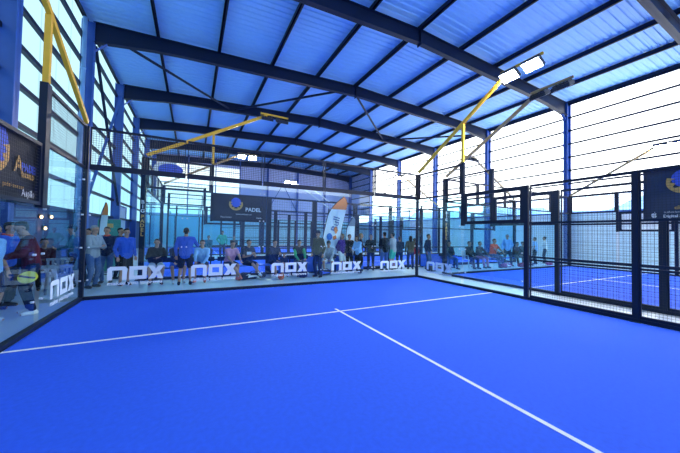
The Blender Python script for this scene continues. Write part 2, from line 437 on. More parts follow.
def mast(base, along, cross, lit, label, group, reach=3.5, rise=2.1, strut=2.0, paint=None):
    """yellow lamp arm from the top of a corner post; along = direction of the arm, cross = into the court"""
    t = thing('floodlight_mast', label, 'floodlight', base, 0, group)
    a = Vector((*along, 0)); c = Vector((*cross, 0))
    end = a*reach + Vector((0,0,rise))
    b = NB(); bar(b, (0,0,0.075), end, 0.07, 0.10); obj('arm', b, paint or YELLOW, t)
    p = a*strut
    if not paint: b = NB(); bar(b, p+Vector((0,0,0.04)), p+Vector((0,0,rise*strut/reach-0.02)), 0.08, 0.08, up=a)
    if not paint: obj('strut', b, YELLOW, t)
    b = NB(); bar(b, end-a*0.25+Vector((0,0,0.04)), end+a*0.85+Vector((0,0,0.04)), 0.06, 0.06); obj('crossbar', b, paint or YELLOW, t)
    # two heads hung from the bar, tilted into the court
    for k in (0.0, 0.60):
        o = end + a*k
        n = (c*0.55 + Vector((0,0,-1))).normalized(); sd = a; up = n.cross(sd).normalized()
        def P(u, v, w): return o + Vector((0,0,-0.12)) + sd*u + up*v + n*w
        b = NB()
        vs = [b.verts.new(P(u, v, w)) for u in (-0.22, 0.22) for v in (-0.16, 0.16) for w in (-0.06, 0.05)]
        for f in ((0,1,3,2),(4,6,7,5),(0,4,5,1),(2,3,7,6),(0,2,6,4),(1,5,7,3)): b.faces.new([vs[i] for i in f])
        for u in (-0.18, -0.09, 0, 0.09, 0.18):
            vs = [b.verts.new(P(u+du, v, w)) for du in (-0.01, 0.01) for v in (-0.14, 0.14) for w in (-0.10, -0.06)]
            for f in ((0,1,3,2),(4,6,7,5),(0,4,5,1),(2,3,7,6),(0,2,6,4),(1,5,7,3)): b.faces.new([vs[i] for i in f])
        hd = obj('floodlight_head', b, LAMPBOX, t)
        b = NB()
        vs = [b.verts.new(P(u, v, w)) for u in (-0.20, 0.20) for v in (-0.14, 0.14) for w in (0.05, 0.058)]
        for f in ((0,1,3,2),(4,6,7,5),(0,4,5,1),(2,3,7,6),(0,2,6,4),(1,5,7,3)): b.faces.new([vs[i] for i in f])
        obj('lens', b, LENS if lit else WHITEC, hd)
    return t
def kerb(P, Q, label, group, w=0.09, h=0.07):
    b = NB(); bar(b, (P[0], P[1], h/2), (Q[0], Q[1], h/2), w, h)
    return tag(obj('base_rail', b, NAVY), label, 'base rail', group)
def turf(x0, x1, y0, y1, label, lines):
    b = NB(); bx(b, x0, x1, y0, y1, -0.012, 0.0)
    t = tag(obj('court_turf', b, TURF), label, 'court floor')
    b = NB()
    for (a0, a1, c0, c1) in lines: bx(b, a0, a1, c0, c1, 0.0005, 0.004)
    obj('court_line', b, LINE, t)
    return t
def stack_text(x, y, z0, z1, nrm, parent):
    """BIG in white above PADEL in orange, letters one below another on a post"""
    letters = 'BIGPADEL'; st = (z1-z0)/9.2
    xd = {(0,-1): (1,0,0), (-1,0): (0,-1,0), (1,0): (0,1,0)}[nrm]
    z = z1
    for i, ch in enumerate(letters):
        z -= st
        text_obj('letter', ch, st*1.12, WHITEINK if i < 3 else GOLDINK, parent, (x, y, z), xd, (0,0,1), align='CENTER', bold=0.004)
        if i == 2: z -= st*0.3

# --- near court (A): x 0..10, back wall y = 10
turf(0, 10, -2.0, 10, 'large bright blue turf of near court with white service lines',
     [(0, 10, 6.925, 6.975), (4.97, 5.02, -2.0, 7.15)])
H4, H3 = (0, 4), (0, 3)
POSTS += [(-0.05, 10.05, .0425, .0425, 0, 4), (10.05, 10.05, .0425, .0425, 0, 4), (10.05, 6.04, .04, .05, 0, 3), (10.05, 4.0, .04, .04, 0, 3), (10.05, 2.0, .045, .05, 0, 3),
          (-0.05, 5.98, .0425, .0425, 0, 3), (-0.05, 8.0, .05, .08, 1.96, 4.02), (10.05, 7.99, .05, .05, 1.96, 4.02)]
for _x in (11.57, 21.67):
    POSTS += [(_x, 10.05, .07, .07, 0, 4), (_x, 6.04, .045, .05, 0, 3), (_x, 4.0, .04, .045, 0, 3), (_x, 8.0, .04, .05, 1.98, 4.02)]
for _y in (12.65, 18.85):
    POSTS += [(0.73, _y, .075, .06, 0, 4), (20.83, _y, .075, .06, 0, 4), (2.78, _y, .04, .04, 1.98, 4.02), (18.78, _y, .04, .04, 1.98, 4.02), (4.82, _y, .06, .05, 0, 3), (16.74, _y, .06, .05, 0, 3)]
    POSTS += [(4.78+2*_i, _y, .04, .04, 0, 3) for _i in range(1, 6)]
for _y in (22.35, 32.45): POSTS += [(0.78+2*_i, _y, .05, .05, 0, 3) for _i in range(10)]
GA = 'glass panels of near court'; GM = 'mesh panels of near court'; GP = 'posts of near court'
XW, XE, YN = -0.05, 10.05, 10.05
kerb((XW, 10.095), (XW, 2.0), 'dark steel rail under the left glass wall of near court', 'base rails of near court')
kerb((-0.005, YN), (10.005, YN), 'dark steel rail under the back glass wall of near court', 'base rails of near court')
kerb((XE, 10.095), (XE, 0.0), 'dark steel rail along the foot of the right side of near court', 'base rails of near court')
pane = {}
for i in range(5):
    pane['b%d' % i] = glass_pane((2*i, YN), (2*i+2, YN), 3.0, 'tall clear glass panel of the near back wall with white logo, %s from its left' % ORD[i], GA, True)
    mesh_panel((2*i+0.02, YN), (2*i+1.98, YN), 3.0, 4.0, 'low wire mesh panel above the near back glass, %s from the left corner' % ORD[i], GM, sw=0.02, bw=0.13, fw=0.05, r=0.0048)
pane['l0'] = glass_pane((XW, 10), (XW, 8), 3.0, 'tall clear glass panel of the left side wall with white logo, at the corner', GA, True)
pane['l1'] = glass_pane((XW, 8), (XW, 6), 2.0, 'clear glass panel of the left side wall below the black banner', GA, True)
pane['r0'] = glass_pane((XE, 10), (XE, 8), 3.0, 'tall clear glass panel of the right side wall, next to the back right corner', GA, True)
pane['r1'] = glass_pane((XE, 8), (XE, 6), 2.0, 'lower clear glass panel of the right side wall, ending at the thick dark post', GA, True)
mesh_panel((XW, 9.97), (XW, 8.03), 3.0, 4.0, 'mesh panel atop the left side glass beside the corner of near court', GM, r=0.003)
mesh_panel((XE, 9.97), (XE, 8.03), 3.0, 4.0, 'mesh panel atop the right side glass beside the corner of near court', GM, step=0.1)
mesh_panel((XW, 7.97), (XW, 6.03), 2.0, 3.0, 'mesh panel in front of the black banner on the left side wall', GM, fw=0.055)
mesh_panel((XE, 7.97), (XE, 6.08), 2.0, 3.0, 'low mesh panel with thick dark frame above the lower right side glass', GM, fw=0.1)
mesh_panel((XE, 5.95), (XE, 4.03), 0.07, 3.0, 'tall mesh panel between the two thick posts of the right side', GM, rails=(1.04, 1.12, 2.0), r=0.0022, sw=0.02)
mesh_panel((XE, 3.97), (XE, 2.03), 0.07, 3.0, 'tall mesh panel below the right hand banner at the picture edge', GM, rails=(1.04, 1.12, 2.0), r=0.0022, sw=0.02)
post(XW, YN, 4.0, 'dark corner post at the back left corner of near court', GP)
post(XE, YN, 4.0, 'dark corner post at the back right corner of near court', GP)
post(XE, 6.04, 3.0, 'thick dark post at the end of the right side glass of near court', GP, 0.08, 0.10)
post(XE, 5.9, 3.0, 'thick dark post standing directly against the end post of the right side glass', GP, 0.07, 0.09) if False else None
pr_ = post(XE, 4.0, 3.0, 'thick dark post left of the right hand banner', GP, 0.08, 0.08)
post(XE, 2.0, 3.0, 'dark post beyond the right picture edge holding the banner end', GP, 0.09, 0.10)
post(XW, 5.98, 3.0, 'dark post at the end of the left side glass, outside the picture', GP)
# uprights above the glass that carry the lamp struts
for x, lab in ((XW, 'dark upright above the left side glass carrying the yellow strut'), (XE, 'dark upright above the right side glass carrying the yellow strut')):
    b = NB(); bx(b, x-0.05 if x < 5 else x-0.03, x+0.05 if x < 5 else x+0.05, 7.92 if x < 5 else 7.94, 8.08 if x < 5 else 8.04, 1.96, 4.02)
    tag(obj('fence_post', b, NAVY), lab, 'post', GP)
mast((XW, 10.0, 4.0), (0,-1), (1,0), False, 'yellow lamp arm leaving the picture from the left corner of near court', 'floodlight masts')
mast((XE, 10.0, 4.0), (0,-1), (-1,0), True, 'yellow lamp arm with two brightly lit heads over right side of near court', 'floodlight masts', 3.5, 2.3)

# nox logos and slogans
def nox(parent, o, xd, w, h, thick=0.004):
    o, xd = Vector(o), Vector((*xd, 0)); nrm = xd.cross(Vector((0,0,1)))
    def F(a, z, t): return o + xd*a*w + Vector((0,0,z*h)) + nrm*t
    b = NB(); s = 0.075
    sh = [
      [(0,0),(0,0.85),(0.05,1.0),(0.29,1.0),(0.33,0.86),(0.33,0),(0.25,0),(0.25,0.72),(0.08,0.72),(0.08,0)],
      [(0.37,0.0),(0.37,1.0),(0.45,1.0),(0.45,0.0)], [(0.45,0.0),(0.45,0.28),(0.60,0.28),(0.60,0.0)],
      [(0.45,0.72),(0.45,1.0),(0.60,1.0),(0.60,0.72)], [(0.60,0.0),(0.60,1.0),(0.68,1.0),(0.68,0.0)],
      [(0.71,0),(0.82,0),(1.0,1.0),(0.89,1.0)], [(0.70,1.0),(0.815,1.0),(0.85,0.72),(0.80,0.45)], [(0.865,0.42),(0.92,0.62),(0.99,0.0),(0.88,0.0)]]
    for q in sh: poly(b, q, F, thick)
    lg = obj('logo', b, DECAL, parent)
    text_obj('slogan', 'makes you improve', h*0.36, DECAL, parent, F(0.0, -0.36, thick/2), xd, (0,0,1), thick=0.002, fitw=w*0.97, bold=0.003)
    return lg
yd = YN-0.012
nox(pane['b0'], (0.42, yd, 0.42), (1,0), 1.15, 0.32)
nox(pane['b1'], (2.18, yd, 0.42), (1,0), 1.15, 0.31)
nox(pane['b2'], (4.32, yd, 0.42), (1,0), 1.15, 0.29)
nox(pane['b3'], (6.32, yd, 0.40), (1,0), 1.15, 0.28)
nox(pane['b4'], (8.30, yd, 0.38), (1,0), 1.15, 0.28)
nox(pane['r0'], (XE-0.012, 9.52, 0.36), (0,-1), 1.15, 0.30)
nox(pane['l0'], (XW+0.012, 8.44, 0.36), (0,1), 1.12, 0.32)

# banners
def banner(P, Q, z0, z1, label, off, lc=0.5, lz=0.7, rb=0.26, cloth=None, wing=0.8):
    """black sheet hung between plan points P and Q; logo shapes face the court side given by off"""
    P, Q = Vector((*P, 0)), Vector((*Q, 0)); L = (Q-P).length; d = (Q-P)/L; n = Vector((*off, 0)); h = z1-z0
    t = thing('advertising_banner', label, 'banner', P+Vector((0,0,z0)), 0, 'black advertising banners')
    def F(a, z, k): return d*a*L + Vector((0,0,z*h)) + n*(k+0.03*math.sin(a*9)*math.sin(z*7+1)*0.3)
    b = NB(); nx, nz = 24, 10
    g = [[b.verts.new(F(i/nx, j/nz, 0)) for j in range(nz+1)] for i in range(nx+1)]
    for i in range(nx):
        for j in range(nz): b.faces.new((g[i][j], g[i+1][j], g[i+1][j+1], g[i][j+1]))
    sh = obj('sheet', b, cloth or BANNER, t); md = sh.modifiers.new('t', 'SOLIDIFY'); md.thickness = 0.004
    def G(a, z, k): return d*a*L + Vector((0,0,z*h)) + n*(0.014+k)
    # blue ball between two golden wings
    b = NB(); cx, cz = lc, lz; r = rb; q = rb/0.26*wing
    pts = [(cx + r*h/L*math.cos(k*PI/14), cz + r*math.sin(k*PI/14)) for k in range(28)]
    poly(b, pts, G, 0.004); obj('logo_ball', b, BLUEINK, t)
    b = NB()
    for s in (-1, 1):
        pts = []
        for k in range(9):
            a = -PI/2 + PI*0.62*k/8; pts.append((cx+s*0.46*q*h/L*math.cos(a), cz-0.12*q+0.44*q*math.sin(a)))
        for k in range(8, -1, -1):
            a = -PI/2 + PI*0.62*k/8; rr = (0.31+0.08*math.sin(k*2.2))*q
            pts.append((cx+s*rr*h/L*math.cos(a), cz-0.10*q+rr*math.sin(a)))
        poly(b, pts, G, 0.006)
    obj('logo_wing', b, GOLDINK, t)
    return t, G, d, h, L
# left banner seen from the court, text reading from the camera side towards the back
t, G, d, h, L = banner((-0.115, 5.1), (-0.115, 8.02), 1.98, 2.98, 'black advertising banner with gold wings and blue ball on the left side wall', (1,0), 0.605, 0.76, 0.29, None, 0.62)
text_obj('title', 'A', 0.34, GOLDINK, t, G(0.755, 0.46, 0.004), d, (0,0,1), bold=0.006)
text_obj('title', 'PADEL', 0.16, BLUEINK, t, G(0.82, 0.50, 0.004), d, (0,0,1), bold=0.008)
text_obj('title', 'WORLD', 0.10, GOLDINK, t, G(0.82, 0.40, 0.004), d, (0,0,1), bold=0.004)
text_obj('web_line', 'padel-tour.aor', 0.09, GOLDINK, t, G(0.67, 0.22, 0.004), d, (0,0,1))
text_obj('sponsor_text', 'Aspilo', 0.15, WHITEINK, t, G(0.83, 0.125, 0.004), d, (0,0,1), bold=0.004)
# right banner, reading away from the back wall
t, G, d, h, L = banner((10.16, 3.93), (10.16, 2.1), 2.0, 2.96, 'dark advertising banner with gold wreath and blue ball at the right picture edge', (-1,0), 0.29, 0.80, 0.17, BACKLITB)
text_obj('sponsor_text', 'Digital Service', 0.07, WHITEINK, t, G(0.145, 0.055, 0.004), d, (0,0,1), bold=0.003)
text_obj('sponsor_text', 'authorised centre', 0.05, WHITEINK, t, G(0.15, 0.14, 0.004), d, (0,0,1))
text_obj('title', 'clinic', 0.09, GOLDINK, t, G(0.22, 0.21, 0.004), d, (0,0,1), bold=0.003)
b = NB()
ap = [(0,-.5),(.12,-.46),(.2,-.5),(.34,-.4),(.44,-.15),(.3,0),(.28,.18),(.42,.32),(.25,.42),(.08,.36),(-.1,.42),(-.33,.36),(-.45,.1),(-.38,-.22),(-.2,-.48)]
poly(b, [(0.08+0.045*x, 0.10+0.10*y) for x, y in ap], G, 0.004); poly(b, [(0.08+0.045*x, 0.10+0.10*y) for x, y in ((0,.45),(.02,.62),(.16,.72),(.15,.55))], G, 0.004)
obj('sponsor_mark', b, WHITEINK, t)

# --- right court (C): x 11.6..21.6, back wall y = 10
cx0, cx1 = 11.62, 21.62
turf(cx0, cx1, -2.0, 10, 'blue turf of the neighbouring court on the right behind the mesh',
     [(cx0, cx1, 6.925, 6.975), (cx0+4.975, cx0+5.025, -2.0, 7.15)])
GC = 'glass panels of right court'; GCM = 'mesh panels of right court'; GCP = 'posts of right court'
kerb((cx0-0.05, 10.095), (cx0-0.05, 0.5), 'dark base rail along the left side of right court', 'base rails of right court')
kerb((cx0-0.005, YN), (cx1+0.005, YN), 'dark base rail under the back glass of right court', 'base rails of right court')
kerb((cx1+0.05, 10.095), (cx1+0.05, 0.5), 'dark base rail along the far right side of right court', 'base rails of right court')
for i in range(5):
    glass_pane((cx0+2*i, YN), (cx0+2*i+2, YN), 3.0, 'glass panel in the back wall of right court, %s from its left corner' % ORD[i], GC)
    mesh_panel((cx0+2*i+0.02, YN), (cx0+2*i+1.98, YN), 3.0, 4.0, 'low mesh panel atop the back glass of right court, %s from its left corner' % ORD[i], GCM, step=0.1)
for x, nm, s in ((cx0-0.05, 'left', -1), (cx1+0.05, 'far right', 1)):
    glass_pane((x, 10), (x, 8), 3.0, 'tall glass panel of the %s side wall of right court, at the corner' % nm, GC)
    glass_pane((x, 8), (x, 6), 2.0, 'lower glass panel of the %s side wall of right court' % nm, GC)
    mesh_panel((x, 9.97), (x, 8.03), 3.0, 4.0, 'top corner mesh panel of the %s side of right court' % nm, GCM, step=0.1)
    mesh_panel((x, 7.97), (x, 6.08), 2.0, 3.0, 'dark framed mesh panel above the lower glass of the %s side of right court' % nm, GCM, step=0.1, fw=0.1)
    mesh_panel((x, 5.95), (x, 4.03), 0.07, 3.0, 'tall mesh panel next to the glass on %s side of right court' % nm, GCM, rails=(1.0, 2.0), step=0.1, sw=0.025)
    mesh_panel((x, 3.97), (x, 2.03), 0.07, 3.0, 'second tall mesh panel from the glass on %s side of right court' % nm, GCM, rails=(1.0, 2.0), step=0.1, sw=0.025)
    p = post(x, YN, 4.0, 'dark post at the back corner on %s side of right court' % nm, GCP, 0.14, 0.14)
    if s < 0: stack_text(x, YN-0.075, 1.35, 2.65, (0,-1), p)
    post(x, 6.04, 3.0, 'thick dark post ending the glass on %s side of right court' % nm, GCP, 0.09, 0.10)
    post(x, 4.0, 3.0, 'dark post between the mesh panels on %s side of right court' % nm, GCP, 0.08, 0.09)
    b = NB(); bx(b, x-0.04, x+0.04, 7.95, 8.05, 1.98, 4.02); tag(obj('fence_post', b, NAVY), 'upright carrying the lamp strut on %s side of right court' % nm, 'post', GCP)
    mast((x, 10.0, 4.0), (0,-1), (-s,0), s > 0, ('brownish lamp arm with two unlit looking heads between the near and right courts' if s < 0 else 'distant lamp arm with two heads against the white right wall'), 'floodlight masts', paint=TAN)

# --- narrow court behind (B): x from 0.75, y 12.7..18.8
bx0, by0, by1 = 0.78, 12.7, 18.8
turf(bx0, 20.78, by0, by1, 'blue turf of the narrow court behind the seated spectators', [(bx0+3.0, bx0+3.05, by0, by1), (bx0+2.8, bx0+17.2, (by0+by1)/2-.025, (by0+by1)/2+.025), (bx0+16.95, bx0+17.0, by0, by1)])
GB = 'glass panels of court behind'; GBM = 'mesh panels of court behind'; GBP = 'posts of court behind'
for (y, nm, s) in ((by0-0.05, 'near', -1), (by1+0.05, 'far', 1)):
    kerb((bx0-0.095, y), (20.87, y), 'dark base rail along the %s long side of court behind' % nm, 'base rails of court behind')
    for e, (xa, sg) in enumerate(((bx0, 1), (20.78, -1))):
        en = ('left', 'right')[e]
        glass_pane((xa, y), (xa+2*sg, y), 3.0, 'tall glass panel at %s end of %s side of court behind' % (en, nm), GB)
        glass_pane((xa+2*sg, y), (xa+4*sg, y), 2.0, 'lower glass panel near %s end of %s side of court behind' % (en, nm), GB)
        mesh_panel((xa+0.03*sg, y), (xa+1.97*sg, y), 3.0, 4.0, 'top mesh panel at %s end of %s side of court behind' % (en, nm), GBM, step=0.1)
        mesh_panel((xa+2.03*sg, y), (xa+3.95*sg, y), 2.0, 3.0, 'dark framed mesh panel near %s end of %s side of court behind' % (en, nm), GBM, step=0.1, fw=0.1)
        p = post(xa-0.05*sg, y, 4.0, '%s corner post of the %s side of court behind' % (en, nm), GBP, 0.15, 0.12)
        if e == 0 and s < 0: stack_text(xa-0.05, y-0.068, 1.30, 2.62, (0,-1), p)
        b = NB(); bx(b, xa+2*sg-0.04, xa+2*sg+0.04, y-0.04, y+0.04, 1.98, 4.02)
        tag(obj('fence_post', b, NAVY), 'upright carrying the lamp strut at %s end of %s side of court behind' % (en, nm), 'post', GBP)
        mast((xa, y, 4.0), (sg, 0), (0, -s), s > 0, 'yellow lamp arm at %s end of %s side of court behind' % (en, nm), 'floodlight masts', 3.9, 2.2, paint=TAN if e or s > 0 else None)
        post(xa+4.04*sg, y, 3.0, 'post ending glass at %s end of %s side of court behind' % (en, nm), GBP, 0.12, 0.10)
    for i in range(6):
        xa = bx0+4+2*i
        mesh_panel((xa+0.04, y), (xa+1.96, y), 0.07, 3.0, 'tall mesh panel on %s side of court behind, %s from the left' % (nm, ORD[i]), GBM, rails=(1.0, 2.0), step=0.1, r=0.003)
        if i: post(xa, y, 3.0, 'post between mesh panels on %s side of court behind, %s from the left' % (nm, ORD[i-1]), GBP, 0.08, 0.08)
for x, en in ((bx0-0.05, 'left'), (20.83, 'right')):
    kerb((x, by0-0.005), (x, by1+0.005), 'dark base rail under the %s end wall of court behind' % en, 'base rails of court behind')
    for i in range(3):
        ya = by0+i*(by1-by0)/3; yb = by0+(i+1)*(by1-by0)/3
        glass_pane((x, ya), (x, yb), 3.0, 'glass panel of %s end wall of court behind, %s from the near corner' % (en, ORD[i]), GB)
        mesh_panel((x, ya+0.02), (x, yb-0.02), 3.0, 4.0, 'top mesh panel of %s end wall of court behind, %s from the near corner' % (en, ORD[i]), GBM, step=0.1)
t, G, d, h, L = banner((2.85, 12.58), (4.72, 12.58), 2.08, 2.95, 'dark banner with blue and gold emblem above the seated players', (0,-1), 0.40, 0.72, 0.20)
text_obj('title', 'PADEL', 0.20, WHITEINK, t, G(0.58, 0.36, 0.004), d, (0,0,1), bold=0.005)
text_obj('web_line', 'www.padel-tour.aor', 0.07, WHITEINK, t, G(0.40, 0.20, 0.004), d, (0,0,1))
text_obj('sponsor_text', 'Digital Service', 0.065, WHITEINK, t, G(0.12, 0.06, 0.004), d, (0,0,1))
text_obj('sponsor_text', 'Aspilo', 0.08, WHITEINK, t, G(0.80, 0.06, 0.004), d, (0,0,1))

# --- far court (D): one more parallel court beyond
dy0, dy1 = 22.4, 32.4
turf(0.78, 20.78, dy0, dy1, 'blue turf of farthest court near the gable wall', [(3.78, 3.83, dy0, dy1), (3.6, 17.9, 27.38, 27.42)])
GDM = 'mesh panels of farthest court'; GDP = 'posts of farthest court'; GD = 'glass panels of farthest court'
for y, nm in ((dy0-0.05, 'near'), (dy1+0.05, 'far')):
    kerb((0.7, y), (20.87, y), 'base rail of the %s long side of farthest court' % nm, 'base rails of farthest court')
    for i in range(10):
        xa = 0.78+2*i
        if i in (0, 1, 9):
            glass_pane((xa, y), (xa+2, y), 3.0, 'glass panel, %s, on %s side of farthest court' % ('left end' if i == 0 else 'second from the left' if i == 1 else 'right end', nm), GD)
            mesh_panel((xa+.03, y), (xa+1.97, y), 3.0, 4.0, 'top mesh panel, %s, on %s side of farthest court' % ('left end' if i == 0 else 'second from the left' if i == 1 else 'right end', nm), GDM, step=0.2, r=0.004)
        else:
            mesh_panel((xa+.03, y), (xa+1.97, y), 0.07, 3.0, 'mesh panel on %s side of farthest court, %s bay from the left' % (nm, ORD[i]), GDM, rails=(1.0, 2.0), step=0.2, r=0.004)
        post(xa, y, 4.0 if i == 0 else 3.0, 'post on %s side of farthest court, %s from the left' % (nm, ORD[i]), GDP, 0.1, 0.1)
for x, en in ((0.73, 'left'), (20.83, 'right')):
    kerb((x, dy0-0.005), (x, dy1+0.005), 'base rail under the %s end wall of farthest court' % en, 'base rails of farthest court')
    for i in range(5):
        glass_pane((x, dy0+2*i), (x, dy0+2*i+2), 3.0, 'glass panel of %s end wall of farthest court, %s from its near corner' % (en, ORD[i]), GD)
mast((13.9, 26.0, 4.0), (-1, 0), (0, -1), True, 'distant lit lamp arm in front of the gable, left of a pair', 'floodlight masts', 3.6, 2.3, paint=WHITEC)
post(13.9, 26.0, 4.0, 'slim post under the distant lit lamp arm, left of a pair', GDP, 0.1, 0.1)
mast((16.6, 28.5, 4.0), (-1, 0), (0, -1), True, 'distant lit lamp arm in front of the gable, right of a pair', 'floodlight masts', 3.6, 2.3, paint=WHITEC)
post(16.6, 28.5, 4.0, 'slim post under the distant lit lamp arm, right of a pair', GDP, 0.1, 0.1)

# ------------------------------------------------------------------ people
def remesh(name, bm, voxel, m, parent, smooth_it=4):
    bmesh.ops.recalc_face_normals(bm, faces=bm.faces)
    me = bpy.data.meshes.new('tmp'); bm.to_mesh(me); bm.free()
    o = bpy.data.objects.new('tmp', me); C.objects.link(o)
    r = o.modifiers.new('r', 'REMESH'); r.mode = 'VOXEL'; r.voxel_size = voxel; r.use_smooth_shade = True
    if smooth_it:
        k = o.modifiers.new('s', 'SMOOTH'); k.factor = 0.5; k.iterations = smooth_it
    dg = bpy.context.evaluated_depsgraph_get(); dg.update()
    out = bpy.data.meshes.new_from_object(o.evaluated_get(dg))
    bpy.data.objects.remove(o); bpy.data.meshes.remove(me)
    out.name = name; out.materials.clear(); out.materials.append(m)
    for p in out.polygons: p.use_smooth = True
    q = bpy.data.objects.new(name, out); C.objects.link(q)
    if parent is not None: q.parent = parent
    return q
def ik(a, t, l1, l2, pole):
    a, t = Vector(a), Vector(t); d = t-a; L = d.length
    if L > (l1+l2)*0.995: t = a+d*((l1+l2)*0.995/L); d = t-a; L = d.length
    if L < abs(l1-l2)+0.02: L = abs(l1-l2)+0.02
    u = d.normalized(); p = Vector(pole); p = (p-u*p.dot(u)); p.normalize()
    c = (l1*l1+L*L-l2*l2)/(2*L); h = math.sqrt(max(0, l1*l1-c*c))
    return a+u*c+p*h, t
_mats = {}
def cm(name, col, rough=0.8):
    k = (name, col)
    if k not in _mats: _mats[k] = mat(name, col, rough, noise=0.12, scale=14, spec=0.2)
    return _mats[k]
SKIN = (0.50, 0.27, 0.18)
COL = dict(blue=(0.03,0.10,0.55), navy=(0.012,0.022,0.07), black=(0.012,0.013,0.018), grey=(0.32,0.36,0.42), maroon=(0.10,0.012,0.03), teal=(0.03,0.14,0.22),
  jeans=(0.06,0.12,0.28), paleblue=(0.28,0.52,0.85), white=(0.75,0.78,0.82), pink=(0.55,0.25,0.42), olive=(0.09,0.085,0.05), purple=(0.07,0.03,0.22), green=(0.05,0.42,0.14),
  orange=(0.85,0.10,0.04), red=(0.5,0.03,0.04), darkgreen=(0.02,0.05,0.03), plaid=(0.05,0.03,0.06), brown=(0.10,0.06,0.04), seagreen=(0.05,0.45,0.35), coral=(0.85,0.22,0.15), darkgrey=(0.06,0.07,0.09))
HAIRC = dict(dark=(0.015,0.011,0.01), brown=(0.05,0.025,0.012), grey=(0.30,0.30,0.31), blond=(0.35,0.22,0.10))
ARMS = { # wrist (x out, y forward, z rel. to shoulder), elbow pole, finger direction
 'down':   ((0.25, 0.06, -0.50), (0.5, -1, -0.2), (0, 0.1, -1)),
 'hips':   ((0.21, 0.03, -0.42), (1, -0.6, 0), (-0.7, 0.5, -0.3)),
 'crossed':((0.02, 0.20, -0.27), (0.9, 0.0, -0.8), (-1, -0.12, 0.12)),
 'front':  ((0.06, 0.30, -0.33), (0.7, -0.4, -0.8), (-0.35, 0.6, 0.3)),
 'phone':  ((0.07, 0.27, -0.22), (0.6, -0.2, -1), (-0.3, 0.6, 0.7)),
 'chin':   ((0.0, 0.18, 0.04), (0.5, 0.2, -1), (-0.3, 0.0, 1)),
 'knees':  ((0.13, 0.46, -0.40), (0.8, -0.3, -0.4), (-0.2, 0.8, -0.5)),
 'lap':    ((0.08, 0.30, -0.42), (0.8, -0.5, -0.4), (-0.6, 0.7, -0.2)),
 'point':  ((0.30, 0.42, -0.22), (0.6, -0.4, -1), (0.1, 1, -0.2)),
 'back':   ((0.06, -0.16, -0.46), (1, -0.6, -0.2), (-0.8, -0.1, -0.3)),
}
